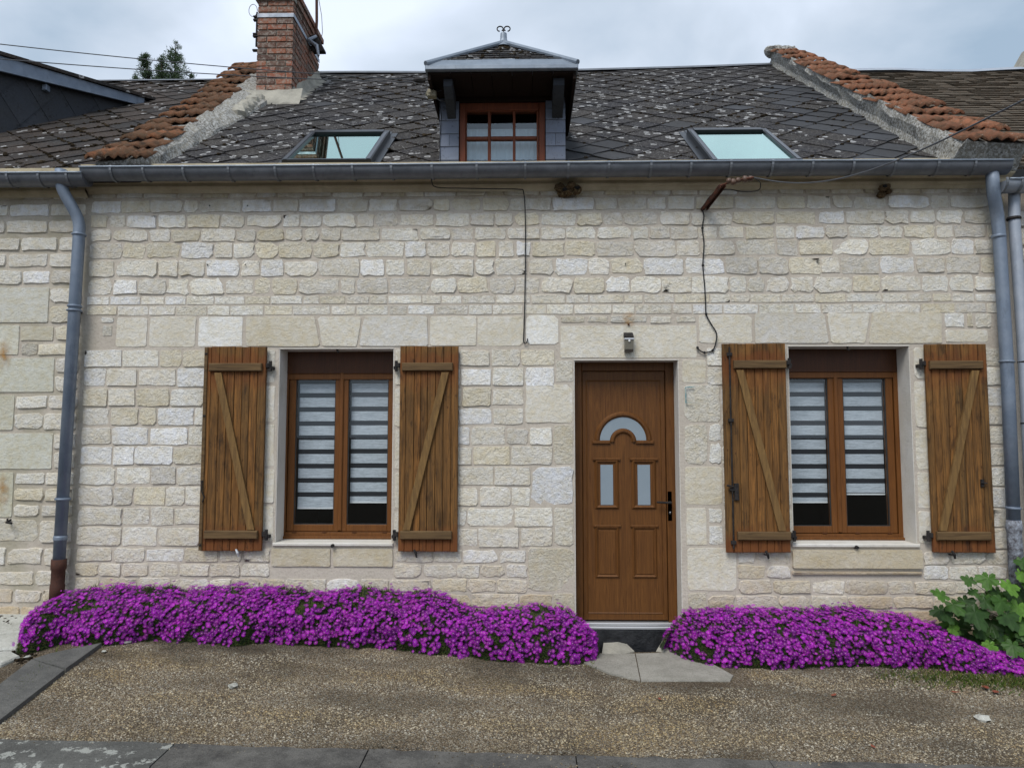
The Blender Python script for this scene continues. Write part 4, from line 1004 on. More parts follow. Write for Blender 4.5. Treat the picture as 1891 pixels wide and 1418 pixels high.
def coping(xf, xt, wd, hg, side, mat, b_end, ntile, upm, base_par):
    """xf: foot of the upstand, xt: inner tile edge, wd: width of the tiles, hg: height, all as functions of the distance up the slope"""
    c = empty('gable_coping', roof_pt(xf(0), 0), base_par); n = 34; rg = random.Random(int(side) + 40)
    m = MB(); v = []
    for i in range(n + 1):
        b = -.02 + (b_end + .02) * i / n; h = hg(b); t_ = xt(b); f_ = xf(b)
        r_ = lambda a=.012: rg.uniform(-a, a)
        v += [roof_pt(f_ - side * (.03 + r_()), b, -.03), roof_pt(f_ + r_(.012), b, h * .35 + r_()), roof_pt((f_ + t_) / 2 + r_(), b, h * .8 + r_(.015)), roof_pt(t_ + side * (.035 + r_(.02)), b, h + .035 + r_(.012)), roof_pt(t_ + side * .1, b, h + .01), roof_pt(t_ + side * (wd(b) - .03), b, h - .01), roof_pt(t_ + side * (wd(b) - .04), b, -.03 if i < 3 else -.3)]
    q = 7; f = [(k * q + j, k * q + j + 1, (k + 1) * q + j + 1, (k + 1) * q + j) for k in range(n) for j in range(q - 1)] + [tuple(range(q)), tuple(range(n * q, n * q + q))[::-1]]
    mk('upstand', m.add(v, f), mat, c, smooth=False)
    b = -.03; k = 0
    while b < b_end - .12:
        nt = ntile if wd(b) / ntile > .155 else ntile - 1; tw = wd(b) / nt
        for i in range(nt):
            dx = rg.uniform(-.012, .012); x = xt(b) + dx + (.02 + i * tw if side > 0 else -.02 - (i + 1) * tw)
            o = link('tile', rg.choice(TM[upm]), c, roof_pt(x, b + rg.uniform(-.02, .02), hg(b) + .002 + rg.uniform(0, .01))); o.scale = (tw / TW, 1, rg.uniform(.85, 1.1)); o.rotation_euler = (rg.uniform(-.03, .02), rg.uniform(-.03, .03), rg.uniform(-.035, .035))
        b += TE * rg.uniform(.93, 1.05); k += 1
    return c
ip = lambda xs_, ys_: (lambda b: float(np.interp(b, xs_, ys_)))
cr = coping(ip([0, 4.9], [3.455, 3.43]), ip([0, 1.5, 4.9], [3.47, 3.40, 3.36]), ip([0, 1, 2.4, 4.9], [.56, .52, .45, .30]), ip([0, 4.9], [.19, .19]), 1, M['lichen_cement'], 4.95, 3, 'tile', house)
clp = coping(ip([0, 2.7, 4.6], [-3.11, -2.93, -2.93]), ip([0, 1.1, 2.0, 2.7, 3.6, 4.6], [-3.10, -3.16, -3.21, -3.27, -3.39, -3.5]), ip([0, 2, 4.6], [.47, .42, .42]), ip([0, 4.6], [.10, .13]), -1, M['lichen_cement'], 4.55, 3, 'tile_mossy', house)
# pale cement patch and crown pieces
m = MB(); rg = random.Random(2)
for i in range(4): m.blob(roof_pt(3.40 + i * .09, 4.93 + rg.uniform(-.05, .03), .17), .10, rg, 8, 5, .2, .75)
mk('crown_mortar', m, M['lichen_cement'], cr, smooth=False)
m = MB()
for i in range(9):
    b = 2.0 + i * .17; m.blob(roof_pt(-3.04 - i * .008, b, .03), .10, rg, 9, 6, .14, 1.0)
mk('patch_mortar', m, M['cement'], clp, smooth=False)

# ------------------------------------------------------------------ chimney
def build_chimney():
    yf = PR(520, 183)[1] * CP + RY0; yf = 2.06
    x0, x1 = X(476, 60, yf), X(541, 60, yf); y1 = yf + 1.02
    zt = Z(4, 505, yf); zb = 4.9
    c = empty('chimney', ((x0 + x1) / 2, (yf + y1) / 2, 5.4), house)
    mk('core', MB().box(x0 + .008, x1 - .008, yf + .008, y1 - .008, zb, zt + .02), M['brick_mortar'], c)
    h, mz = .056, .0165; z = 5.25; k = 0; rg = random.Random(8)
    bm_ = {}
    def bmesh_(L, D_, key):
        if key in bm_: return bm_[key]
        out = []
        for _ in range(3):
            j = lambda: rg.uniform(-.003, .003); v = []
            for sx in (-1, 1):
                for sy in (-1, 1):
                    for sz in (-1, 1): v.append((sx * L / 2 + j(), sy * D_ / 2 + j(), sz * h / 2 + j()))
            me = bpy.data.meshes.new('brick'); me.from_pydata(v, [], [(0, 1, 3, 2), (4, 6, 7, 5), (0, 4, 5, 1), (2, 3, 7, 6), (0, 2, 6, 4), (1, 5, 7, 3)]); me.update(); me.materials.append(M['brick']); out.append(me)
        bm_[key] = out; return out
    tot = 0
    while z + h < zt + .01:
        wid = x1 - x0
        if k % 2 == 0: fr = [.215, wid - .215 - .012]
        else: fr = [.105, .215, wid - .32 - .024]
        a = x0
        for L in fr:
            o = link('brick', rg.choice(bmesh_(L, .10, ('f', k % 2, round(L, 3)))), c, (a + L / 2, yf + .045 + rg.uniform(-.004, .003), z + h / 2)); a += L + .012; tot += 1
        a = yf + .105 if k % 2 == 0 else yf + .105 - .0
        L = .212 if k % 2 == 0 else .212; first = (.212 if k % 2 else .1)
        ys = a
        while ys < y1 - .04:
            LL = min(first if ys == a else .212, y1 - ys)
            if LL > .04:
                o = link('brick', rg.choice(bmesh_(.10, LL, ('s', round(LL, 2)))), c, (x1 - .045 + rg.uniform(-.003, .004), ys + LL / 2, z + h / 2)); tot += 1
                if z > 5.3: link('brick', rg.choice(bmesh_(.10, LL, ('s', round(LL, 2)))), c, (x0 + .045 + rg.uniform(-.004, .003), ys + LL / 2, z + h / 2))
            ys += LL + .012
        z += h + mz; k += 1
    # projecting brick cap
    m = MB()
    for i in range(2):
        zz = zt + .012 + i * .07; q = .03 + .02 * i
        a = x0 - q
        while a < x1 + q - .05:
            L = min(.215, x1 + q - a); 
            mk('brick', MB().box(a, a + L - .012, yf - q, yf + .09, zz, zz + .06), M['brick'], c, 'c'); a += L
        b = yf + .105 - q
        while b < y1 + q - .05:
            L = min(.215, y1 + q - b); mk('brick', MB().box(x1 - .09 + q, x1 + q, b, b + L - .012, zz, zz + .06), M['brick'], c, 'c'); b += L
    mk('cap_core', MB().box(x0 - .015, x1 + .015, yf - .015, y1 + .015, zt + .008, zt + .145), M['cement'], c)
    # flashing strap round the shaft
    zs0, zs1 = Z(33, 505, yf), Z(26, 505, yf); m = MB(); t = .006
    m.box(x0 - t, x1 + t, yf - t - .004, yf - .002, zs0, zs1); m.box(x1 + .003, x1 + t + .004, yf - .002, y1, zs0, zs1); m.box(x0 - t - .004, x0 - .003, yf - .002, y1, zs0, zs1)
    mk('metal_strap', m, M['zinc_pale'], c)
    # rough cement skirt where the shaft meets the slates
    m = MB(); rg2 = random.Random(4); N = 16; v = []
    def ring(pts, yy=None): return pts
    for i in range(N + 1):
        t_ = i / N; y = yf - .02 + t_ * (y1 - yf + .02); b = (y - RY0) / CP; pz = roof_pt(0, b, .0)[2]; j = lambda: rg2.uniform(-.02, .02)
        v += [(x1 + .008, y, pz + .17 + j()), (x1 + .02, y, pz + .09 + j()), (x1 + .05 + j() * .5, y, pz + .03), (x1 + .12 + j(), y, pz + .012 + j() * .2), (x1 + .15 + j(), y, pz - .02)]
    f = [(k_ * 5 + j, k_ * 5 + j + 1, (k_ + 1) * 5 + j + 1, (k_ + 1) * 5 + j) for k_ in range(N) for j in range(4)]
    m.add(v, f); v = []
    for i in range(9):
        x = x0 - .2 + (x1 - x0 + .33) * i / 8; b = (yf - RY0) / CP; j = lambda: rg2.uniform(-.015, .015); ztop = roof_pt(0, b, 0)[2] + .16
        v += [(x, yf - .006, ztop + j()), (x, yf - .03 + j() * .4, ztop - .05), roof_pt(x, b - .10 + j(), .03), roof_pt(x + j(), b - .16 + j(), -.01)]
    m.add(v, [(k_ * 4 + j, k_ * 4 + j + 1, (k_ + 1) * 4 + j + 1, (k_ + 1) * 4 + j)[::-1] for k_ in range(8) for j in range(3)])
    mk('cement_skirt', m, M['cement'], c)
    # cable and clamps on the left arris
    m = MB(); xa = x0 - .02; ya = yf + .02
    m.tube([(xa, ya, Z(q, 470, yf)) for q in (22, 40, 60, 85)], .012, 6)
    for q in (30, 36, 62, 66, 92): m.bbox(xa - .04, xa + .02, ya - .02, ya + .02, Z(q, 470, yf) - .01, Z(q, 470, yf) + .008, .002)
    mk('clamp', m, M['iron'], c, 'c')
    m = MB(); pts = []
    for i in range(15): a = 2.2 * math.pi * i / 14; pts.append((xa - .03 + .05 * math.cos(a) - .02, ya, Z(18, 470, yf) + .075 * math.sin(a)))
    m.tube(pts, .0035, 5); mk('cable_loop', m, M['wire'], c, 'c')
    return x0, x1, yf, y1, zt
CHX0, CHX1, CHY0, CHY1, CHZ = build_chimney()
# antenna mast strapped to the chimney
am = empty('antenna_mast', (CHX1 + .06, CHY0 + .62, 5.6)); tag(am, 'thin reddish mast strapped to the right side of the brick chimney', 'mast')
xm_, ym_ = CHX1 + .075, CHY0 + .62
ztop_ = 8.2
mk('mast', MB().tube([(xm_, ym_, Z(88, 573, ym_)), (xm_ + .01, ym_, Z(40, 573, ym_)), (xm_ - .02, ym_, ztop_)], .018, 8), M['cast_iron'], am)
m = MB()
for i in range(9):
    zz = Z(70 + i * 3.2, 578, ym_) ; m.bbox(xm_ - .06 + .02 * (i % 3), xm_ + .03 + .012 * i, ym_ - .05, ym_ + .03, zz - .022, zz + .004, .004)
mk('mounting_bracket', m, M['iron'], am)
m = MB(); m.tube([(xm_ + .02, ym_ - .05, Z(72, 580, ym_)), (xm_ - .05, ym_ - .12, Z(84, 580, ym_)), (xm_ + .035, ym_ - .06, Z(90, 580, ym_)), (xm_ + .06, ym_ - .06, Z(108, 580, ym_))], [.02, .03, .025, .015], 8); mk('tape_wrap', m, M['zinc_pale'], am)
m = MB(); pts = [(xm_ + .05, ym_, Z(92, 585, ym_)), (xm_ + .085, ym_, Z(60, 585, ym_)), (xm_ + .07, ym_, Z(30, 583, ym_)), (xm_ + .0, ym_, 7.4)]; m.tube(pts, .004, 5); mk('cable', m, M['wire'], am)

# ------------------------------------------------------------------ the dormer
def build_dormer():
    YF = .0
    d = empty('dormer', (0, YF, RZ0), house)
    xl, xr = X(812, 250, YF), X(1044, 250, YF); wl, wr = X(848, 250, YF), X(1007, 250, YF)
    zt = Z(188, 930, YF); zs = RZ0 - .06
    ye = -.42
    ze0 = Z(132, 930, ye); exl, exr = X(786, 130, ye), X(1067, 130, ye)
    # posts with hung slates
    mk('cheek_core', MB().box(xl + .012, wl - .002, YF + .012, 1.5, zs, ze0).box(wr + .002, xr - .012, YF + .012, 1.5, zs, ze0), M['soffit'], d)
    for (a, b) in ((xl, wl - .004), (wr + .004, xr)):
        vrow = [190, 219, 223.5, 247.5, 271, 296, 320]; k = 0; zz = [Z(v, 930, YF) for v in (184, 202, 223, 247.5, 271, 296, 320)]
        for i in range(len(zz) - 1):
            top, bt = zz[i] - .001, zz[i + 1] + .002; parts = [(a, b)] if i % 2 == 0 else [(a, (a + b) / 2 - .0015), ((a + b) / 2 + .0015, b)]
            for (p, q) in parts:
                mm = MB(); mm.add([(p, YF - .010, bt), (q, YF - .010, bt), (q, YF - .001, top + .012), (p, YF - .001, top + .012), (p, YF + .011, bt), (q, YF + .011, bt), (q, YF + .011, top + .012), (p, YF + .011, top + .012)], [(0, 1, 2, 3), (0, 4, 5, 1), (0, 3, 7, 4), (1, 5, 6, 2)]); mk('hung_slate', mm, M['hung_slate'], d, 'c')
    # window
    m = MB(); fw = .052
    m.bbox(wl, wl + fw, YF + .02, YF + .1, zs, zt - .0); m.bbox(wr - fw, wr, YF + .02, YF + .1, zs, zt); m.bbox(wl + fw, wr - fw, YF + .02, YF + .1, zt - .068, zt)
    mk('window_frame', m, M['red_wood'], d, 'c')
    gx = [X(u, 250, YF + .05) for u in (862, 901, 906.5, 947, 952, 991)]; gz = [Z(v, 930, YF + .05) for v in (205, 253, 259, 322)]
    m = MB(); y0, y1 = YF + .032, YF + .085; cz1 = zt - .07; cz0 = zs
    m.bbox(wl + fw + .002, gx[0], y0, y1, cz0, cz1, .004); m.bbox(gx[5], wr - fw - .002, y0, y1, cz0, cz1, .004); m.bbox(gx[0], gx[5], y0, y1, gz[0], cz1, .004)
    m.bbox(gx[1], gx[2], y0 + .004, y1, cz0, gz[0], .004); m.bbox(gx[3], gx[4], y0 + .004, y1, cz0, gz[0], .004)
    for (a, b) in ((gx[0], gx[1]), (gx[2], gx[3]), (gx[4], gx[5])): m.bbox(a, b, y0 + .005, y1, gz[2], gz[1], .004)
    mk('window_sash', m, M['red_wood'], d, 'c')
    for (a, b) in ((gx[0], gx[1]), (gx[2], gx[3]), (gx[4], gx[5])):
        for (p, q) in ((gz[1], gz[0]), (gz[3], gz[2])): mk('pane', MB().add([(a, YF + .06, p), (b, YF + .06, p), (b, YF + .06, q), (a, YF + .06, q)], [(0, 1, 2, 3)]), M['glass_dormer'], d, 'c')
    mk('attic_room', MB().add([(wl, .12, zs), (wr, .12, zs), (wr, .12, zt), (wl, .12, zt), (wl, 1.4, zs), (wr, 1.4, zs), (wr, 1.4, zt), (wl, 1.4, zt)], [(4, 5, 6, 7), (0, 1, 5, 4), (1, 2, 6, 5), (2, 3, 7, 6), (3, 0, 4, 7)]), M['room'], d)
    # head board, soffit and brackets
    mk('head_board', MB().bbox(xl + .05, xr - .05, YF - .006, YF + .1, zt + .002, ze0 - .002, .003), M['soffit'], d, 'c')
    nb = 7; 
    for i in range(nb):
        a = exl + .03 + (exr - exl - .06) * i / nb; b = exl + .03 + (exr - exl - .06) * (i + 1) / nb
        mk('soffit_board', MB().box(a + .002, b - .002, ye + .03, 1.6, ze0 - .004 + .0, ze0 + .012), M['soffit'], d, 'c')
    for (a, b) in ((X(822, 180, -.2), X(838, 180, -.2)), (X(1021, 180, -.2), X(1041, 180, -.2))):
        m = MB(); z1 = ze0 - .006; m.prism([(a, YF - .012, z1), (a, ye + .10, z1), (a, ye + .10, z1 - .06), (a, -.22, z1 - .12), (a, YF - .08, z1 - .17), (a, YF - .012, z1 - .19)], (b - a, 0, 0)); mk('bracket', m, M['cheek_slate'], d, 'c')
    # side eaves boards running back into the main roof
    for x in (exl + .012, exr - .034): mk('eaves_board', MB().box(x, x + .022, ye + .03, 1.75, ze0 - .05, ze0 + .02), M['soffit'], d, 'c')
    # hipped roof
    apx = X(930, 84, ye + .60); apy = ye + .60; apz = Z(86, 930, apy); zz = ze0 + .055
    inx = .075; iny = .075; zi = zz + .02
    # slope planes
    bk = 2.2
    A = (exl, ye, zz); B = (exr, ye, zz); AP = (apx, apy, apz); RK = (apx, apy + 1.9, apz); C_ = (exr, ye + 2.6, zz); D_ = (exl, ye + 2.6, zz)
    mk('roof_core', MB().add([A, B, AP, RK, C_, D_], [(0, 1, 2), (1, 4, 3, 2), (0, 2, 3, 5)]), M['soffit'], d)
    # zinc eaves fascia
    m = MB(); m.bbox(exl - .004, exr + .004, ye - .012, ye + .1, ze0 + .012, ze0 + .05, .006)
    m.add([(exl - .004, ye - .004, ze0 + .051), (exr + .004, ye - .004, ze0 + .051), (exr - .10, ye + .10, zz + .10), (exl + .10, ye + .10, zz + .10)], [(0, 1, 2, 3)])
    mk('zinc_fascia', m, M['zinc_light'], d)
    for s_, ex in ((1, exl), (-1, exr)): mk('zinc_side_edge', MB().box(min(ex, ex + s_ * .02), max(ex, ex + s_ * .02), ye + .1, ye + 2.0, ze0 + .014, ze0 + .052), M['zinc_dark'], d, 'c')
    m = MB()
    for ex in (A, B): m.tube([(ex[0], ex[1] - .003, ex[2] + .012), (AP[0], AP[1] - .01, AP[2] + .03)], .021, 8)
    mk('zinc_hip', m, M['zinc_light'], d)
    mk('zinc_ridge', MB().tube([(apx, apy, apz + .02), (apx, apy + 1.9, apz + .02)], .022, 8), M['zinc_dark'], d)
    # small slates on the front hip
    fu = (Vector(AP) - (Vector(A) + Vector(B)) / 2); L = fu.length; fu.normalize(); fn = Vector((1, 0, 0)).cross(fu).normalized()
    base = (Vector(A) + Vector(B)) / 2; W_ = (exr - exl); rg = random.Random(6); t0 = .13; rowh = .085; k = 0
    while t0 < L - .05:
        hw_ = W_ / 2 * (1 - t0 / L) - .02; hw2 = W_ / 2 * (1 - min(1, (t0 + rowh) / L)) - .01; tw = .13; a = -hw_ + (0 if k % 2 else -.065)
        while a < hw_:
            p, q = max(a, -hw_), min(a + tw - .004, hw_)
            if q - p > .015:
                v = []; lft = rg.uniform(.012, .02)
                for (xx, tt, o_) in ((p, t0, lft), (q, t0, lft), (max(min(q, hw2), -hw2), t0 + rowh + .006, .007), (min(max(p, -hw2), hw2), t0 + rowh + .006, .007)): v.append(base + Vector((xx, 0, 0)) + fu * tt + fn * o_)
                v += [v[0] - fn * .01, v[1] - fn * .01]
                mk('slate', MB().add(v, [(0, 1, 2, 3), (0, 4, 5, 1)]), M['slate'], d, 'c')
            a += tw
        t0 += rowh; k += 1
    m = MB()
    for _ in range(60):
        tt = rg.uniform(.14, L - .05); hw_ = W_ / 2 * (1 - tt / L) - .04; c = base + Vector((rg.uniform(-hw_, hw_), 0, 0)) + fu * tt + fn * .012; m.blob(c, rg.uniform(.006, .02), rg, 5, 3, .3, .6)
    tag(mk('moss', m, M['moss'], d, smooth=True), kind='stuff')
    # side slopes: slate strips
    for s_, E0 in ((-1, exl), (1, exr)):
        su = (Vector((apx, apy, apz)) - Vector((E0, apy, zz))); SLn = su.length; su.normalize(); sn = Vector((0, 1, 0)).cross(su) * (1 if s_ < 0 else -1)
        if sn.z < 0: sn = -sn
        for i in range(7):
            tt = SLn * i / 7; m = MB(); p0 = Vector((E0, ye + .62 * ((i + 1) / 7) + .03, zz)) + su * tt + sn * .012; obox(m, p0, Vector((0, 1.9, 0)), su * (SLn / 7 + .008), sn * .006); mk('side_slate_course', m, M['slate'], d, 'c')
    # finial: zinc sleeve and iron curl
    yp_ = apy + .02; m = MB(); px0, px1 = X(924, 75, yp_), X(936, 75, yp_); xc = (px0 + px1) / 2
    m.tube([(xc, yp_, apz - .03), (xc, yp_, apz + .035), (xc, yp_, apz + .075), (xc, yp_, Z(63, 930, yp_))], [.11, .045, .030, .028], 12); mk('finial_sleeve', m, M['zinc_light'], d, 'c')
    m = MB(); zc = Z(54, 930, yp_); r_ = .028
    for s_ in (-1, 1):
        pts = []
        for i in range(15):
            a = -math.pi * .45 + 1.75 * math.pi * i / 14; pts.append((xc + s_ * (.031 + r_ * .95 * math.cos(a + (0 if 1 else 0))), yp_, zc + r_ * .82 * math.sin(a)))
        m.tube(pts, .0055, 6)
    m.tube([(xc, yp_, Z(64, 930, yp_)), (xc, yp_, zc - .012)], .006, 6); mk('finial_curl', m, M['iron'], d, 'c')
    return wl, wr, zt, gz
DWL, DWR, DZT, DGZ = build_dormer()
t = empty('net_curtain', ((DWL + DWR) / 2, .16, RZ0)); tag(t, 'white half curtain behind the lower panes of the small dormer window', 'curtain')
m = MB(); n = 40; v = []
zc_top = Z(240, 930, .16)
for i in range(n + 1):
    x = DWL + .03 + (DWR - DWL - .06) * i / n; y = .16 + .006 * math.sin(i * 1.9); v += [(x, y, RZ0 - .05), (x, y, zc_top)]
mk('curtain_cloth', m.add(v, [(2 * i, 2 * i + 2, 2 * i + 3, 2 * i + 1) for i in range(n)]), M['curtain'], t)
mk('curtain_rod', MB().tube([(DWL + .02, .16, zc_top), (DWR - .02, .16, zc_top)], .005, 6), M['white_plastic'], t)

# ------------------------------------------------------------------ the left neighbour
ln = empty('neighbour_house', (-5.5, 0, 0))
tag(ln, 'adjoining house at the left edge with dark mossy slates and smooth white corner blocks', 'house')
lw = empty('wall', (-5.5, 0, 0), ln); LX0 = -8.0
mk('mortar', MB().box(LX0, HX0 - .001, .003, .42, -.3, WT - .04), M['mortar'], lw)
m2 = Masonry(23)
for (u0, u1, v0, v1, r_, c) in [(-60, 91, 530, 597, .05, (.60, .595, .54)), (-70, 36, 600, 656, .05, (.62, .61, .53)), (-60, 101, 660, 725, .05, (.60, .60, .53)),
    (-70, 27, 729, 795, .05, (.56, .55, .47)), (-60, 98, 799, 867, .05, (.61, .61, .54)), (-80, 25, 871, 956, .05, (.58, .57, .48)),
    (37, 100, 602, 630, .2, (.55, .52, .43)), (38, 70, 633, 657, .4, (.54, .51, .44)), (-30, 71, 958, 1000, .4, cream)]: m2.px(u0, u1, v0, v1, r_, c, .004, dressed=r_ < .3)
for (v0, v1) in [(352, 372), (376, 401), (406, 432), (437, 465), (467, 495), (498, 526), (531, 562), (565, 597), (601, 630), (633, 657), (660, 690), (693, 725), (729, 757), (760, 795), (799, 830), (833, 867), (871, 896), (900, 926), (930, 956), (959, 1003), (1008, 1046), (1052, 1082), (1086, 1115), (1118, 1145)]:
    z1, z0 = Z(v0, 80), Z(v1, 80); m2.row(LX0 + 1.2, HX0 - .02, z0, z1, .22, .42, .018, .6, max(0, min(1, (1.2 - z0) / .9)) * .5, (.006, .014))
m2.build(lw, xlo=-4.4)
mk('cornice', extrude_x([(a - .0, b - .03) for a, b in prof], np.linspace(LX0, HX0 - .002, 12), .002, rng), M['cornice'], ln)
gutter(LX0, X(150, 330, -.27), Z(320, 60, -.27), ln, [X(u, 320, -.27) for u in (-60, 12, 70, 122)], M['zinc_dark'])
lroof = empty('roof', (-5.5, 0, 4), ln)
LOFF = -.05
v = []; xs2 = np.linspace(LX0, -3.2, 12)
for x in xs2: v += [roof_pt(x, -.05, LOFF - .02), roof_pt(x, 4.45, LOFF - .02)]
mk('roof_deck', MB().add(v, [(2 * k, 2 * k + 2, 2 * k + 3, 2 * k + 1) for k in range(11)]), M['soffit'], lroof)
_rp = roof_pt
def lay_left():
    global roof_pt
    roof_pt = lambda x, b, off=0.0: _rp(x, b, off + LOFF)
    c = lay_slates(lroof, LX0 + .1, -3.45, lambda x: 4.42, lambda x, b: x > -3.35, SML, 300, None)
    moss_on(lroof, c, 11, 33, .036); roof_pt = _rp
lay_left()
v = []
for x in xs2: p = _rp(x, 4.45, LOFF); v += [(x, p[1] - .06, p[2] - .01), (x, p[1], p[2] + .035), (x, p[1] + .06, p[2] - .02), (x, p[1] + 3.4, 3.7)]
mk('ridge_cap', MB().add(v, [(k * 4 + j, (k + 1) * 4 + j, (k + 1) * 4 + j + 1, k * 4 + j + 1) for k in range(11) for j in range(3)]), M['zinc_dark'], lroof)
# its shed dormer: hung-slate cheek under a grey barge board
def left_dormer():
    A = PR(-90, 268, LOFF); B = PR(258, 190, LOFF)
    pa, pb = Vector(roof_pt(A[0], A[1], LOFF)), Vector(roof_pt(B[0], B[1], LOFF))
    yt = lambda u, v, y: Vector(tuple(P(u, v, y)))
    ta = yt(-90, 88, pa.y); tb = yt(250, 186, pb.y)
    ta.x = pa.x; tb.x = pb.x
    d = empty('dormer', tuple(pb), ln)
    back = Vector((-1.6, 0, 0))
    m = MB(); v = [pa + Vector((0, 0, -.1)), pb + Vector((0, 0, -.1)), tb + Vector((0, 0, -.02)), ta + Vector((0, 0, -.02))]; v += [q + back for q in v]
    mk('cheek_core', m.add(v, [(0, 1, 2, 3), (0, 3, 7, 4)]), M['soffit'], d)
    # diamond slates on the cheek, in the cheek's own plane
    ex = (pb - pa); ex.z = 0; Ltot = ex.length; ex.normalize(); nrm = Vector((ex.y, -ex.x, 0)); rg = random.Random(4)
    if nrm.x < 0: nrm = -nrm
    def topz(s_): return ta.z + (tb.z - ta.z) * s_ / Ltot
    def botz(s_): return pa.z + (pb.z - pa.z) * s_ / Ltot
    hw_, hh_ = .19, .26; j = 0; z = botz(0) - .1
    while z < max(ta.z, tb.z) + hh_:
        s_ = (hw_ if j % 2 else 0)
        while s_ < Ltot + hw_:
            # clip the diamond against the cheek outline
            poly = [(s_, z - hh_ * 1.03), (s_ + hw_ * 1.02, z), (s_, z + hh_ * 1.03), (s_ - hw_ * 1.02, z)]
            def clip(poly, inside, f_):
                out = []
                for i in range(len(poly)):
                    a, b = poly[i], poly[(i + 1) % len(poly)]; fa, fb = f_(a), f_(b)
                    if fa >= 0: out.append(a)
                    if (fa >= 0) != (fb >= 0): t_ = fa / (fa - fb); out.append((a[0] + (b[0] - a[0]) * t_, a[1] + (b[1] - a[1]) * t_))
                return out
            poly = clip(poly, 0, lambda q: q[0]); poly = clip(poly, 0, lambda q: Ltot - q[0]) if poly else poly
            poly = clip(poly, 0, lambda q: topz(q[0]) - .03 - q[1]) if poly else poly; poly = clip(poly, 0, lambda q: q[1] - botz(q[0]) + .02) if poly else poly
            if len(poly) >= 3:
                zc = z
                def pt(q, o_): return Vector((pa.x, pa.y, 0)) + ex * q[0] + Vector((0, 0, q[1])) + nrm * o_
                f_o = lambda q: .020 - .013 * (q[1] - (zc - hh_)) / (2 * hh_)
                n_ = len(poly); v = [pt(q, f_o(q)) for q in poly] + [pt(q, f_o(q) - .008) for q in poly]
                mk('slate', MB().add(v, [tuple(range(n_))] + [(i, n_ + i, n_ + (i + 1) % n_, (i + 1) % n_) for i in range(n_)]), M['cheek_slate'], d, 'c')
            s_ += 2 * hw_
        z += hh_; j += 1
    o_ = nrm * .10; th = nrm * -.03; dn = Vector((0, 0, -.17)); e2 = tb + (tb - ta).normalized() * .0
    m = MB(); a0, a1 = ta + o_, e2 + o_
    m.add([a0 + dn, a1 + dn * .55, a1, a0, a0 + dn + th, a1 + dn * .55 + th, a1 + th, a0 + th], [(0, 1, 2, 3), (4, 7, 6, 5), (0, 4, 5, 1), (3, 2, 6, 7), (1, 5, 6, 2), (0, 3, 7, 4)])
    mk('barge_board', m, M['zinc'], d, 'c')
    m = MB(); u = Vector((0, 0, .035)); b0, b1 = a0 + nrm * .03 + u * .1, a1 + nrm * .03 + u * .1 + (tb - ta).normalized() * .12
    m.add([b0, b1, b1 + u, b0 + u, b0 + back, b1 + back, b1 + back + u, b0 + back + u], [(0, 1, 2, 3), (3, 2, 6, 7), (0, 4, 5, 1), (1, 5, 6, 2)]); mk('roof_edge', m, M['slate_left'], d, 'c')
    m = MB(); q = ta + (tb - ta) * .42; m.bbox(q.x + .02, q.x + .07, q.y - .03, q.y + .03, q.z - .21, q.z - .15, .003); mk('rafter_end', m, M['zinc'], d, 'c')
left_dormer()
m = MB(); hx, hz = X(20, 963), Z(963, 20); m.tube([(hx, .0, hz + .015), (hx, -.05, hz), (hx + .05, -.06, hz - .006)], .009, 8); m.tube([(hx, -.04, hz + .03), (hx, -.04, hz - .01)], .007, 6)
t = mk('wall_hook', m, M['iron'], ln, 'c')

# ------------------------------------------------------------------ the right neighbour
rn = empty('neighbour_house', (5.6, 0, 0))
tag(rn, 'adjoining house at the right edge with brown mossy tiles and rough stone wall', 'house')
rw = empty('wall', (5.6, 0, 0), rn)
mk('mortar', MB().box(HX1 + .002, 8.0, .012, .42, -.3, WT - .12), M['mortar'], rw)
m3 = Masonry(31)
zz = 0.0
while zz < 3.5:
    h_ = m3.rg.uniform(.10, .16); m3.row(HX1 + .03, 6.4, zz, zz + h_, .18, .36, .02, .9, .3, (.01, .03)); zz += h_
m3.build(rw, xhi=4.6)
rroof = empty('roof', (5.6, 2, 4.5), rn); ROFF = -.02
RRB = 4.42
m = MB(); rows_n = 44; v = []
rgR = random.Random(12)
for i in range(rows_n):
    b0 = RRB * i / rows_n; b1 = RRB * (i + 1.15) / rows_n
    x = 3.55
    while x < 7.6:
        w = .165; l_ = rgR.uniform(.010, .022); q = [roof_pt(x + .002, b0 + rgR.uniform(-.004, .004), ROFF + l_), roof_pt(x + w - .002, b0 + rgR.uniform(-.004, .004), ROFF + l_), roof_pt(x + w - .002, b1, ROFF + .002), roof_pt(x + .002, b1, ROFF + .002), roof_pt(x + .002, b0, ROFF - .006), roof_pt(x + w - .002, b0, ROFF - .006)]
        m.add(q, [(0, 1, 2, 3), (0, 4, 5, 1)]); x += w
tag(mk('roof_tiles', m, M['tile_brown'], rroof), kind='stuff')
v = []
for x in np.linspace(3.5, 7.8, 10):
    p = roof_pt(x, RRB, ROFF); dz = .02 * math.sin(x * 3); v += [(x, p[1] - .08, p[2] - .02 + dz), (x, p[1], p[2] + .05 + dz), (x, p[1] + .08, p[2] - .03 + dz), (x, p[1] + 3.3, 3.6)]
mk('ridge_cap', MB().add(v, [(k * 4 + j, (k + 1) * 4 + j, (k + 1) * 4 + j + 1, k * 4 + j + 1) for k in range(9) for j in range(3)]), M['zinc_pale'], rroof)
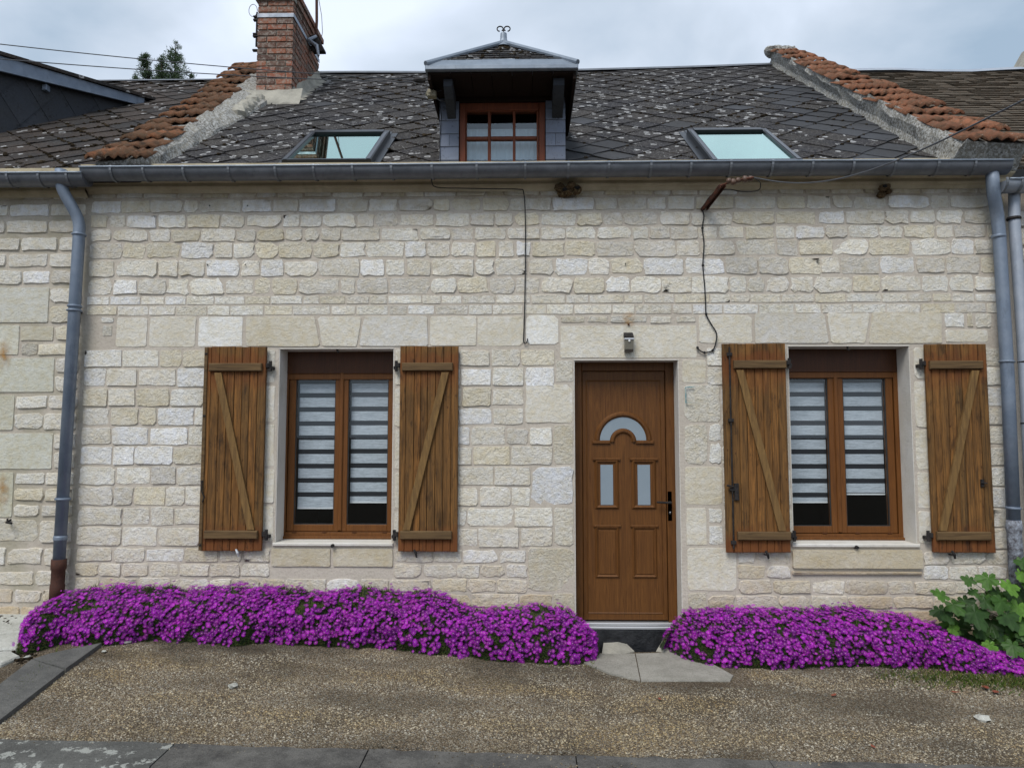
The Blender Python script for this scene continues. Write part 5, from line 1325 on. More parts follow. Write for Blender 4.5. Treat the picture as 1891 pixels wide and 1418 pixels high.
# scrap of a further gable at the right edge
gp = P(1891, 150, 3.4); m = MB(); m.prism([(gp[0] - .12, 3.4, gp[2] - .3), (gp[0] - .12, 3.4, gp[2]), (gp[0] + .2, 3.4, gp[2] + .55), (gp[0] + 1.2, 3.4, gp[2] + .6), (gp[0] + 1.2, 3.4, gp[2] - .3)], (0, .3, 0)); mk('far_chimney', m, M['cement'], rn, 'c')
rg2z = Z(331, 1875, -.27)
gutter(X(1853, 330, -.2), 8.0, rg2z, rn, [X(1860, 330, -.27), X(1888, 330, -.27)], M['zinc_pale'])
def rp(u, v, y=-.12): return (X(u, v, y), y, Z(v, u, y))
dp3 = sweep_pipe([(X(1873, 335, -.185), -.185, Z(335, 1873, -.185)), rp(1873, 352), rp(1873, 408), rp(1887, 600), rp(1897, 780), rp(1912, 1100)], .042, M['zinc_pale'], 'downpipe', rn,
    [(rp(1872, 404), (0, 0, 1), .010, .012), (rp(1893, 669), (.05, 0, 1), .010, .008), (rp(1899, 782), (.05, 0, 1), .010, .008)], M['iron'])

# ------------------------------------------------------------------ fittings fixed to the wall
def wall_lamp():
    x0, x1 = X(1152, 630, -.03), X(1169, 630, -.03); zt, zm, zb = Z(613, 1160, -.05), Z(626, 1160, -.06), Z(650, 1160, -.04)
    l = empty('wall_lamp', ((x0 + x1) / 2, 0, zb)); tag(l, 'small steel and dark glass wall lamp above the brown front door', 'lamp')
    mk('back_plate', MB().bbox(x0 + .008, x1 - .008, -.015, .0, zb + .01, zt - .01, .003), M['white_metal'], l, 'c')
    m = MB(); m.prism([(x0, -.016, zt), (x0, -.075, zm + .022), (x0, -.075, zm + .008), (x0, -.016, zm + .014)], (x1 - x0, 0, 0)); mk('solar_panel', m, M['iron'], l, 'c')
    mk('steel_band', MB().bbox(x0 - .002, x1 + .002, -.082, -.014, zm - .008, zm + .007, .003), M['white_metal'], l, 'c')
    m = MB(); m.prism([(x0 + .002, -.016, zm - .009), (x0 + .002, -.076, zm - .009), (x0 + .002, -.068, zb + .02), (x0 + .002, -.045, zb), (x0 + .002, -.016, zb)], (x1 - x0 - .004, 0, 0)); mk('lamp_glass', m, M['lamp_glass'], l, 'c')
    m = MB(); cxl = (x0 + x1) / 2; m.tube([(cxl, -.083, zm - .016), (cxl, -.078, zm - .016)], .009, 10); mk('motion_sensor', m, M['white_plastic'], l, 'c')
wall_lamp()
def wire(name, pts, r, label, cat, mat='black', group=None, ties=()):
    q = [Vector(p) for p in pts]; sm = [q[0]]
    for i in range(len(q) - 1):
        p0, p1, p2, p3 = q[max(i - 1, 0)], q[i], q[i + 1], q[min(i + 2, len(q) - 1)]
        for t_ in (.25, .5, .75, 1): sm.append(.5 * ((2 * p1) + (p2 - p0) * t_ + (2 * p0 - 5 * p1 + 4 * p2 - p3) * t_ ** 2 + (3 * p1 - p0 - 3 * p2 + p3) * t_ ** 3))
    m = MB().tube(sm, r, 6)
    for k in ties: m.blob(tuple(Vector(k)), r * 2.2, random.Random(1), 6, 4, .1)
    return tag(mk(name, m, M[mat], None, 'b'), label, cat, group)
wp = lambda u, v, y=-.02: (X(u, v, y), y, Z(v, u, y))
wire('cable', [wp(796, 308, -.2), wp(797, 334, -.17), wp(806, 346, -.08), wp(850, 348, -.075), wp(910, 349, -.075), wp(958, 350, -.075), wp(967, 356, -.05), wp(970, 400, -.03), wp(970, 500), wp(968, 600), wp(967, 622), wp(967, 631), wp(971, 634), wp(974, 629), wp(974, 625)], .0048,
     'straight black cable hanging down the wall, ending in a small hook left of the door', 'cable')
kp = [wp(1297, 388, -.035), wp(1300, 400), wp(1297, 421), wp(1300, 450), wp(1298, 490), wp(1301, 525), wp(1303, 560), wp(1304, 580), wp(1313, 598), wp(1323, 615), wp(1322, 632), wp(1316, 647), wp(1301, 651), wp(1291, 646), wp(1288, 642)]
wire('cable', kp, .0055, 'kinked black cable below the rusty bracket, curling beside the right window', 'cable', ties=(kp[2], kp[4], kp[7], kp[11], kp[12], kp[14]))
def steel_bracket():
    b = empty('cable_bracket', wp(1300, 388, 0)); tag(b, 'rusty steel channel arm jutting from the wall under the gutter', 'bracket')
    p0 = Vector(wp(1299, 386, .0)); p1 = Vector((X(1334, 341, -.34), -.34, Z(341, 1334, -.34))); d = (p1 - p0); s_ = Vector((1, .15, .3)).normalized(); s_ = (s_ - d.normalized() * s_.dot(d.normalized())).normalized(); n_ = d.normalized().cross(s_)
    m = MB(); w = .055; obox(m, p0 - s_ * w / 2, d, s_ * w, n_ * .006); obox(m, p0 - s_ * w / 2 - n_ * .022, d, s_ * .007, n_ * .022); obox(m, p0 + s_ * (w / 2 - .007) - n_ * .022, d, s_ * .007, n_ * .022)
    obox(m, p0 - s_ * .008 - n_ * .012, d, s_ * .014, n_ * .012); mk('channel_arm', m, M['rust'], b)
    q = [p1 + Vector((0, 0, .0)), Vector((X(1358, 334, -.38), -.38, Z(334, 1358, -.38))), Vector((X(1392, 328, -.42), -.42, Z(328, 1392, -.42)))]
    m = MB(); m.tube([p1 + Vector((-.02, 0, -.01)), q[1], q[2]], .008, 6); mk('anchor_rod', m, M['rust'], b)
    for (u_, v_, r_) in ((1346, 334, .022), (1354, 336, .026), (1363, 333, .022), (1376, 331, .028), (1386, 330, .022)):
        c = (X(u_, v_, -.385), -.385, Z(v_, u_, -.385)); m = MB(); m.blob(c, r_, random.Random(u_), 8, 5, .12); mk('insulator', m, M['porcelain'], b, 'c', smooth=True)
steel_bracket()
a0 = Vector((X(1392, 328, -.42), -.42, Z(328, 1392, -.42))); a1 = Vector(tuple(P(1960, 150, -3.2)))
pts = [tuple(a0.lerp(a1, t_) + Vector((0, 0, -.20 * math.sin(math.pi * t_) * (1 - .3 * t_)))) for t_ in np.linspace(0, 1, 9)]
wire('overhead_wire', pts, .0042, 'thin overhead wire crossing the right roof down to the rusty bracket', 'wire', 'wire')
wire('service_loop', [wp(1394, 330, -.4), wp(1404, 338, -.3), wp(1400, 352, -.2), wp(1370, 354, -.12), wp(1340, 350, -.1), wp(1312, 362, -.06), wp(1298, 385, -.04)], .004, 'slack black wire looping under the gutter beside the rusty bracket', 'cable')
yd = -.25
ins_p = Vector((X(776, 149, yd), yd, Z(149, 776, yd)))
for (u_, v_, um, vm, lab) in ((-120, 68, 400, 123, 'upper of the two thin overhead wires crossing the sky at left'), (-120, 99, 400, 138, 'lower of the two thin overhead wires crossing the sky at left')):
    e_ = Vector(tuple(P(u_, v_, -1.6))); dz = .0 if vm < 130 else -.02
    s_ = ins_p + Vector((-.06, 0, .006 + dz)); mid = (s_ + e_) / 2; mt_ = P(um, vm, mid.y); sag = mid.z - mt_[2]
    # find the sag so the wire passes near the photographed point
    best = min(np.linspace(-.1, .6, 71), key=lambda g_: min(abs((lambda q: (Vector(tuple(P(um, vm, q.y))) - q).length)(s_.lerp(e_, t_) + Vector((0, 0, -g_ * 4 * t_ * (1 - t_)))) ) for t_ in np.linspace(.2, .9, 40)))
    wire('overhead_wire', [tuple(s_.lerp(e_, t_) + Vector((0, 0, -best * 4 * t_ * (1 - t_)))) for t_ in np.linspace(0, 1, 13)], .0032, lab, 'wire', 'wire', 'overhead wires strung to the dormer')
ia = empty('wire_anchor', (X(790, 172, yd), yd, Z(175, 790, yd))); tag(ia, 'dark insulator and pale junction box on the left side of the dormer', 'wire fitting')
m = MB(); m.tube([(ins_p.x - .06, yd, ins_p.z), (ins_p.x - .03, yd, ins_p.z + .002), (ins_p.x, yd, ins_p.z), (ins_p.x + .04, yd, ins_p.z - .004)], [.008, .022, .022, .014], 8); mk('insulator', m, M['iron'], ia, 'c')
m = MB(); m.tube([(ins_p.x + .02, yd, ins_p.z), (X(830, 146, -.2), -.18, Z(146, 830, -.2)), (X(832, 152, -.1), -.1, Z(152, 832, -.1))], .004, 6); mk('stay_wire', m, M['iron'], ia, 'c')
m = MB(); q = wp(796, 173, -.2); m.blob(q, .045, random.Random(5), 8, 5, .12, .75); m.bbox(q[0] - .03, q[0] + .045, q[1] - .03, q[1] + .03, q[2] - .035, q[2] + .012, .006); mk('junction_box', m, plaster('weathered_beige_plastic', (.30, .27, .20), (.20, .18, .13), .003), ia, 'c')
m = MB(); m.tube([wp(805, 180, -.19), wp(812, 186, -.18), wp(830, 187, -.12), wp(838, 184, -.06)], .006, 6); m.tube([(q[0], q[1], q[2]), wp(808, 168, -.15), wp(822, 166, -.09)], .007, 6); mk('cable_tail', m, M['wire'], ia, 'c')
m = MB(); m.tube([wp(812, 190, -.02), wp(815, 215, -.015), wp(812, 265, -.015), wp(813, 300, -.015)], .0035, 5)
tag(mk('cable', m, M['black'], None, 'c'), 'thin dark cable running down the left slate cheek of the dormer', 'cable')

# swallow nests stuck to the cornice
M['mud'] = (lambda t: t.bump(t.vor(70), .02).done(t.mix(t.rmp(t.noise(40, 5), [(.35, 0.), (.65, 1.)]), (.17, .115, .06), (.075, .05, .03))))(MT('dried_mud', 1, 0, .05))
def nest(parts, label, holes, straw):
    rg = random.Random(len(parts)); cs = [wp(u, v, y) for (u, v, y, r) in parts]
    o = empty('bird_nest', cs[0]); tag(o, label, 'nest')
    m = MB()
    for (u, v, y, r), c in zip(parts, cs): m.blob(c, r, rg, 10, 7, .13, .8)
    mk('mud_cup', m, M['mud'], o)
    m = MB()
    for (u, v, y, r) in holes: c = wp(u, v, y); m.blob(c, r, rg, 8, 5, .1, .7)
    if holes: mk('entrance', m, M['room'], o)
    if straw:
        m = MB()
        for _ in range(40):
            c = Vector(wp(rg.uniform(*straw), rg.uniform(345, 366), rg.uniform(-.11, -.03))); d = Vector((rg.uniform(-.05, .05), rg.uniform(-.02, .01), rg.uniform(-.05, .01))); m.tube([c, c + d * .5 + Vector((0, 0, .004)), c + d], .0013, 3, False)
        tag(mk('straw', m, simple('straw', (.24, .18, .09), .9), o), kind='stuff')
nest([(1033, 347, -.07, .045), (1048, 353, -.06, .055), (1064, 351, -.06, .05), (1055, 343, -.1, .04), (1040, 356, -.03, .05)], 'broken mud bird nest with two holes under the gutter above the door', [(1043, 350, -.118, .022), (1066, 347, -.108, .022)], (1028, 1080))
nest([(1630, 348, -.07, .035), (1638, 345, -.08, .03), (1627, 360, -.02, .035), (1640, 354, -.03, .03)], 'crumbling remnant of a mud nest under the gutter above the right window', [(1634, 344, -.105, .018)], None)

# rust stains and an old number plate outline: thin flakes lying on the stone
def stain_mat(name, c, sc, lo, hi):
    t = MT(name, .9, 0, .1); m = t.m; tr = t.n.new('ShaderNodeBsdfTransparent'); mx = t.n.new('ShaderNodeMixShader'); m_ = t.rmp(t.noise(sc, 5, .7), [(lo, 0.), (hi, .8)])
    a = t.attr(); sp = t.n.new('ShaderNodeSeparateColor'); t.l.new(a, sp.inputs[0]); fac = t.math('MULTIPLY', m_, sp.outputs[0])
    t.l.new(fac, mx.inputs[0]); t.l.new(tr.outputs[0], mx.inputs[1]); t.l.new(t.b.outputs[0], mx.inputs[2]); t.l.new(mx.outputs[0], t.n['Material Output'].inputs[0]); return t.done(c)
M['rust_stain'] = stain_mat('rust_stain', (.42, .22, .06), 18, .36, .62)
def stain(u, v, ru, rv, mat, parent, y=-.024, name='rust_stain'):
    m = MB(); c = wp(u, v, y); n = 20; vs_ = [c]; cols = [(1, 1, 1)]
    for k in range(n): a = 2 * math.pi * k / n; vs_.append((c[0] + ru / 225 * math.cos(a), y, c[2] + rv / 225 * math.sin(a))); cols.append((0, 0, 0))
    m.add(vs_, [(0, 1 + k, 1 + (k + 1) % n) for k in range(n)]); m.c = cols; mk(name, m, mat, parent)
stain(1161, 590, 17, 17, M['rust_stain'], house); stain(8, 655, 16, 34, M['rust_stain'], ln, -.014); stain(4, 910, 14, 40, M['rust_stain'], ln, -.014)
m = MB(); c = wp(1161, 599, -.012); m.blob(c, .010, random.Random(1), 8, 5, .1); mk('rusted_bolt', m, M['rust'], house, 'c')
t = MT('faded_blue_paint', .6); M['faded_blue'] = t.done(t.mix(t.rmp(t.noise(60, 4), [(.4, 0.), (.6, 1.)]), (.10, .24, .26), (.42, .46, .43)))
m = MB(); q0, q1 = wp(1265, 714), wp(1279, 744); m.box(q0[0], q0[0] + .008, -.026, -.02, q1[2], q0[2]); m.box(q0[0] + .008, q0[0] + .075, -.026, -.02, q0[2] - .008, q0[2]); m.box(q0[0] + .008, q0[0] + .06, -.026, -.02, q1[2], q1[2] + .004)
tag(mk('number_plate_remnant', m, M['faded_blue'], None, 'c'), 'faded blue outline of a missing plate on the stone right of the door', 'plate mark')
for k, (u, v) in enumerate([(387, 380), (457, 380), (383, 489), (453, 489), (1155, 487)]):
    m = MB(); c = wp(u, v, -.016); m.blob(c, .006, random.Random(k), 6, 4, .1); mk('drill_hole', m, M['room'], wall, 'c')

# ------------------------------------------------------------------ pebbles and litter
SLABS = [(1.02, -.18), ]
def gmask(X_, Y_):
    keep = np.ones(len(X_), bool)
    keep &= ~((X_ > .50) & (X_ < 1.60) & (Y_ > -.76 + np.clip(.95 - X_, 0, 1) * .9))
    # the edging band at the left: line through its two lower corners
    pa = PZ(188, 1186, .26); pb = PZ(0, 1328, .15); sgn = (pb[0] - pa[0]) * (Y_ - pa[1]) - (pb[1] - pa[1]) * (X_ - pa[0]); keep &= sgn > 0
    return keep
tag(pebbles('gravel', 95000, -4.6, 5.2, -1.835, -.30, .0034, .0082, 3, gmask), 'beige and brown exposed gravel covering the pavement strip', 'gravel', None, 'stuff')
def litter():
    rg = random.Random(14)
    M['dead_leaf'] = simple('dead_leaf', (.20, .055, .030), .8)
    for (u, v, s_, lab) in ((1540, 1283, .030, 'dark red dead leaf on the gravel right of centre'), (1820, 1270, .05, 'curled red leaf on the gravel below the green plant'), (1838, 1278, .045, 'second curled red leaf just right of the first below the green plant'), (1765, 1278, .03, 'small brown leaf on the gravel left of the red ones'), (1612, 1378, .022, 'dark speck of leaf near the kerb at right'), (1218, 1290, .02, 'tiny dark twig on the gravel below the path')):
        z = .05
        for _ in range(10): p = PZ(u, v, z); z = float(zg(p[0], p[1])) + .012
        m = MB(); a0_ = rg.uniform(0, 6.28); ca, sa = math.cos(a0_), math.sin(a0_); out = []
        for (x, y, h) in ((-1, 0, .15), (-.5, .38, .3), (.1, .45, .25), (1, 0, .5), (.1, -.45, .35), (-.5, -.38, .2), (0, 0, .0)): out.append((p[0] + s_ * (x * ca - y * sa), p[1] + s_ * (x * sa + y * ca), z + h * s_ * .5))
        m.add(out, [(6, i, (i + 1) % 6) for i in range(6)]); tag(mk('dead_leaf', m, M['dead_leaf'], None, 'c'), lab, 'leaf')
    for (u, v, s_, lab) in ((236, 1186, .030, 'flat white stone chip at the foot of the flowers, left'), (192, 1203, .018, 'small white stone chip lying left of the gravel'), (1815, 1326, .05, 'pale flat stone chip on the gravel at far right'), (430, 1266, .035, 'pale stone bedded in the gravel left of centre'), (50, 1213, .022, 'white pebble on the broken slab at far left'), (20, 1285, .02, 'white pebble on the grey edging at the left edge')):
        z = .1
        for _ in range(10): p = PZ(u, v, z); z = float(zg(p[0], p[1])) + .008
        m = MB(); m.blob((p[0], p[1], z + .004), s_, rg, 7, 4, .25, .35); tag(mk('stone_chip', m, M['pale_rock'], None, 'c'), lab, 'stone chip')
litter()
# broken pale slabs at the far left
rk = empty('broken_slab', (-4.2, -.3, .3)); tag(rk, 'broken whitish slabs with dark mossy gaps left of the downpipe foot', 'paving')
rg = random.Random(77)
for (pts) in ([(-60, 1128), (40, 1110), (62, 1140), (50, 1168), (-60, 1176)], [(-60, 1180), (50, 1172), (66, 1190), (30, 1200), (-60, 1204)], [(-40, 1208), (20, 1204), (40, 1212), (5, 1228), (-50, 1238)], [(18, 1120), (75, 1110), (100, 1130), (64, 1138)]):
    lp = []
    for (u, v) in pts:
        z = .28; u = u + rg.uniform(-4, 4)
        for _ in range(12): p = PZ(u, v, z); z = float(zg(p[0], p[1])) + .014
        lp.append((p[0], p[1], z + rg.uniform(-.005, .008)))
    cx_ = sum(p[0] for p in lp) / len(lp); cy_ = sum(p[1] for p in lp) / len(lp); n = len(lp)
    hi = [(cx_ + (p[0] - cx_) * .93, cy_ + (p[1] - cy_) * .93, p[2] + .012) for p in lp]; lo = [(p[0], p[1], .1) for p in lp]
    mk('slab_piece', MB().add(lo + lp + hi, [(i, (i + 1) % n, n + (i + 1) % n, n + i) for i in range(n)] + [(n + i, n + (i + 1) % n, 2 * n + (i + 1) % n, 2 * n + i) for i in range(n)] + [tuple(range(2 * n, 3 * n))]), M['pale_rock'], rk, 'c')
m = MB()
for _ in range(330):
    p = PZ(rg.uniform(-40, 66), rg.uniform(1116, 1214), .27); m.blob((p[0], p[1], float(zg(p[0], p[1])) + rg.uniform(.0, .014)), rg.uniform(.005, .016), rg, 6, 4, .3, .6)
tag(mk('moss', m, M['moss'], rk, smooth=True), kind='stuff')

# ------------------------------------------------------------------ the flower cushions
def leafmat(name, tr=.35):
    t = MT(name, .75, 0, .12); c = t.attr(); t.done(c)
    tl = t.n.new('ShaderNodeBsdfTranslucent'); t.l.new(c, tl.inputs[0]); mx = t.n.new('ShaderNodeMixShader'); mx.inputs[0].default_value = tr
    t.l.new(t.b.outputs[0], mx.inputs[1]); t.l.new(tl.outputs[0], mx.inputs[2]); t.l.new(mx.outputs[0], t.n['Material Output'].inputs[0]); return t.m
M['petal'] = leafmat('magenta_petal', .3); M['succulent'] = leafmat('succulent_leaf', .15); M['leaf'] = leafmat('green_leaf', .35)
M['mound'] = simple('dark_foliage_core', (.018, .028, .010), 1)
def flower_bed(top, bot, nfl, nleaf, seed, label, xe0, xe1, name='flower_cushion'):
    r = np.random.default_rng(seed); tu = np.array(top, float); bu = np.array(bot, float)
    xs_t = np.array([P(u, v, -.10)[0] for u, v in top]); zs_t = np.array([P(u, v, -.10)[2] for u, v in top])
    xb, yb = [], []
    for (u, v) in bot:
        z = .1
        for _ in range(14): p = PZ(u, v, z); z = float(zg(p[0], p[1])) + .01
        xb.append(p[0]); yb.append(p[1])
    xb, yb = np.array(xb), np.array(yb); x0, x1 = xe0, xe1
    Ht = lambda x: np.interp(x, xs_t, zs_t); Df = lambda x: np.interp(x, xb, yb)
    def end(x): return np.clip(np.minimum((x - x0) / .22, (x1 - x) / .22), 0, 1) ** .45
    def surf(x, th, lump=True):                 # th 0 at the front foot, 1 at the wall
        a = th * math.pi / 2; df = Df(x); zf = zg(x, df); h = Ht(x) - zf; e = end(x)
        y = df * (np.cos(a) ** .85) * e + -.06 * np.sin(a) ; z = zf + h * (np.sin(a) ** .75) * e
        return y, z
    def lumpf(x, th, s_=1.0):
        return np.array([mnoise.noise(Vector((a * 3.4, b * 2.2, seed))) * .050 + mnoise.noise(Vector((a * 9, b * 5, seed + 9))) * .030 + mnoise.noise(Vector((a * 22, b * 11, seed + 5))) * .020 for a, b in zip(np.atleast_1d(x), np.atleast_1d(th))]) * s_
    root = empty(name, ((x0 + x1) / 2, -.25, .1)); tag(root, label, 'flowers', 'purple flower cushions along the foot of the wall')
    nx, nt_ = 150, 14; gx, gt = np.meshgrid(np.linspace(x0 + .045, x1 - .045, nx), np.linspace(0, 1, nt_)); fx, ft = gx.ravel(), gt.ravel()
    y, z = surf(fx, ft); l_ = lumpf(fx, ft); nrm_y = -np.cos(ft * 1.57); nrm_z = np.sin(ft * 1.57)
    v = np.stack([fx, y + nrm_y * (l_ - .022) , z + nrm_z * (l_ - .022) - .005], 1); i = (np.arange(nt_ - 1)[:, None] * nx + np.arange(nx - 1)[None]).ravel()
    mk_np('foliage_core', v, np.stack([i, i + 1, i + nx + 1, i + nx], 1), M['mound'], root, smooth=True)
    # succulent finger leaves
    X_ = r.uniform(x0 + .07, x1 - .07, nleaf); T_ = r.uniform(0, 1, nleaf) ** 1.4; y, z = surf(X_, T_); l_ = lumpf(X_, T_); ny, nz_ = -np.cos(T_ * 1.57), np.sin(T_ * 1.57)
    c = np.stack([X_, y + ny * (l_ - .02), z + nz_ * (l_ - .02)], 1); d = np.stack([r.uniform(-.8, .8, nleaf), ny + r.uniform(-.5, .5, nleaf), nz_ + r.uniform(-.4, .6, nleaf)], 1); d /= np.linalg.norm(d, axis=1)[:, None]
    L_ = r.uniform(.014, .032, nleaf)[:, None]; sd_ = np.cross(d, r.normal(size=(nleaf, 3))); sd_ /= np.linalg.norm(sd_, axis=1)[:, None]; w_ = .0032
    up_ = np.cross(d, sd_)
    v = np.stack([c - sd_ * w_, c + sd_ * w_, c + up_ * w_, c + d * L_], 1); b = (np.arange(nleaf) * 4)[:, None, None]
    f = b + np.array([[0, 1, 3], [1, 2, 3], [2, 0, 3]])[None]; pal = np.array([(.06, .10, .025), (.035, .065, .018), (.09, .12, .03), (.05, .07, .03), (.10, .075, .04)])
    cc = pal[r.integers(0, 5, nleaf)] * r.uniform(.8, 1.2, (nleaf, 1))
    tag(mk_np('foliage', v.reshape(-1, 3), f.reshape(-1, 3), M['succulent'], root, np.repeat(cc, 4, 0)), kind='stuff')
    # daisy flowers, facing up and out
    X_ = r.uniform(x0 - .02, x1 + .02, nfl); T_ = np.clip(r.beta(1.05, 1.1, nfl), 0, 1); 
    dens = np.array([mnoise.noise(Vector((a * 5, b * 3, seed + 3))) * .55 + mnoise.noise(Vector((a * 17, b * 9, seed + 7))) * .6 for a, b in zip(X_, T_)]); keep = (dens + r.normal(0, .12, nfl) > -.24 + .9 * np.clip(.06 - T_, 0, 1) * 4) & (end(X_) > .62) ; X_, T_ = X_[keep], T_[keep]; n = len(X_)
    y, z = surf(X_, T_); l_ = lumpf(X_, T_) + r.uniform(-.008, .016, n) + (r.random(n) < .05) * r.uniform(0, .045, n); ny, nz_ = -np.cos(T_ * 1.57), np.sin(T_ * 1.57)
    c = np.stack([X_, y + ny * l_, z + nz_ * l_], 1); ax = np.stack([r.normal(0, .28, n), ny * .75 + r.normal(0, .25, n) - .1, nz_ * .8 + .35 + r.normal(0, .2, n)], 1); ax /= np.linalg.norm(ax, axis=1)[:, None]
    t1 = np.cross(ax, r.normal(size=(n, 3))); t1 /= np.linalg.norm(t1, axis=1)[:, None]; t2 = np.cross(ax, t1)
    R = (r.uniform(.011, .0225, n) * np.where(r.random(n) < .12, .6, 1))[:, None]; cup = r.uniform(-.1, .7, n)[:, None]; NP = 9; V = []; F = []; Cc = []
    base_c = np.array([(.38, .010, .47), (.26, .006, .35), (.56, .035, .62), (.17, .004, .23), (.40, .010, .43)])[r.integers(0, 5, n)] * r.uniform(.6, 1.3, (n, 1))
    V.append(c + ax * R * .02); Cc.append(base_c * .75 + np.array([.52, .25, .42]) * .25)
    for k in range(NP):
        for da, rr in ((-.20, .62), (0, 1.0), (.20, .62)):
            a = 2 * math.pi * (k + .5 * 0) / NP + da * 1.25; V.append(c + (t1 * math.cos(a) + t2 * math.sin(a)) * R * rr + ax * R * cup * rr ** 1.5 * .9); Cc.append(base_c * (1.08 if rr < 1 else .95))
    cen = []
    for k in range(5):
        a = 2 * math.pi * k / 5; cen.append(len(V)); V.append(c + (t1 * math.cos(a) + t2 * math.sin(a)) * R * .20 + ax * R * (.12)); Cc.append(np.tile(np.array([.50, .22, .42]), (n, 1)))
    ctip = len(V); V.append(c + ax * R * .24); Cc.append(np.tile(np.array([.60, .40, .42]), (n, 1)))
    K = len(V); V = np.stack(V, 1).reshape(-1, 3); Cc = np.stack(Cc, 1).reshape(-1, 3); b = (np.arange(n) * K)[:, None, None]; tr = []
    for k in range(NP): tr += [[0, 1 + 3 * k, 2 + 3 * k], [0, 2 + 3 * k, 3 + 3 * k]]
    for k in range(5): tr.append([cen[k], cen[(k + 1) % 5], ctip])
    F = (b + np.array(tr)[None]).reshape(-1, 3)
    tag(mk_np('blossoms', V, F, M['petal'], root, Cc), kind='stuff')
flower_bed([(45, 1125), (75, 1104), (110, 1090), (180, 1084), (270, 1082), (340, 1090), (400, 1084), (500, 1084), (600, 1092), (650, 1088), (700, 1086), (760, 1090), (820, 1098), (850, 1112), (900, 1124), (960, 1122), (1000, 1118), (1040, 1122), (1075, 1135), (1105, 1150), (1122, 1175)],
           [(58, 1205), (100, 1192), (180, 1188), (300, 1182), (400, 1188), (500, 1188), (600, 1192), (700, 1196), (800, 1206), (880, 1216), (960, 1220), (1040, 1226), (1100, 1222), (1120, 1205)], 8200, 46000, 5,
           'long cushion of purple daisy-like flowers from the left downpipe to the door', X(58, 1150, -.3), X(1124, 1180, -.3))
flower_bed([(1222, 1165), (1245, 1140), (1290, 1134), (1330, 1120), (1380, 1124), (1430, 1122), (1480, 1128), (1520, 1122), (1570, 1124), (1620, 1134), (1680, 1138), (1740, 1160), (1790, 1182), (1840, 1202), (1900, 1222), (2000, 1235)],
           [(1228, 1195), (1260, 1215), (1300, 1226), (1380, 1232), (1450, 1234), (1500, 1230), (1600, 1230), (1700, 1230), (1780, 1240), (1850, 1244), (1940, 1252), (2000, 1254)], 5900, 32000, 8,
           'shorter cushion of purple daisy-like flowers from the door to the right edge', X(1222, 1180, -.3), X(1990, 1200, -.3))

# ------------------------------------------------------------------ the lobed-leaf plant at the right
def palmate(rg, s_):
    pts = []; lob = [(-2.35, .50), (-1.25, .82), (0, 1.0), (1.25, .82), (2.35, .50)]
    seq = []
    for i, (a, r_) in enumerate(lob):
        r_ *= rg.uniform(.9, 1.08)
        for da, q in ((-.46, .74), (-.34, .88), (-.20, .84), (0, 1), (.20, .84), (.34, .88), (.46, .74)): seq.append((a + da, r_ * q))
        if i < 4: seq.append((a + .6, r_ * .60))
    seq = [(math.pi * .97 * -1, .22)] + seq + [(math.pi * .97, .22)]
    v = [(0, 0, 0)]
    for a, r_ in seq: v.append((math.sin(a) * r_ * s_, math.cos(a) * r_ * s_, (-.16 * (r_ ** 2) + .05 * math.cos(a * 5)) * s_))
    n = len(seq); f = [(0, i, i + 1) for i in range(1, n)]
    me = bpy.data.meshes.new('leaf'); me.from_pydata(v, [], f); me.update(); return me
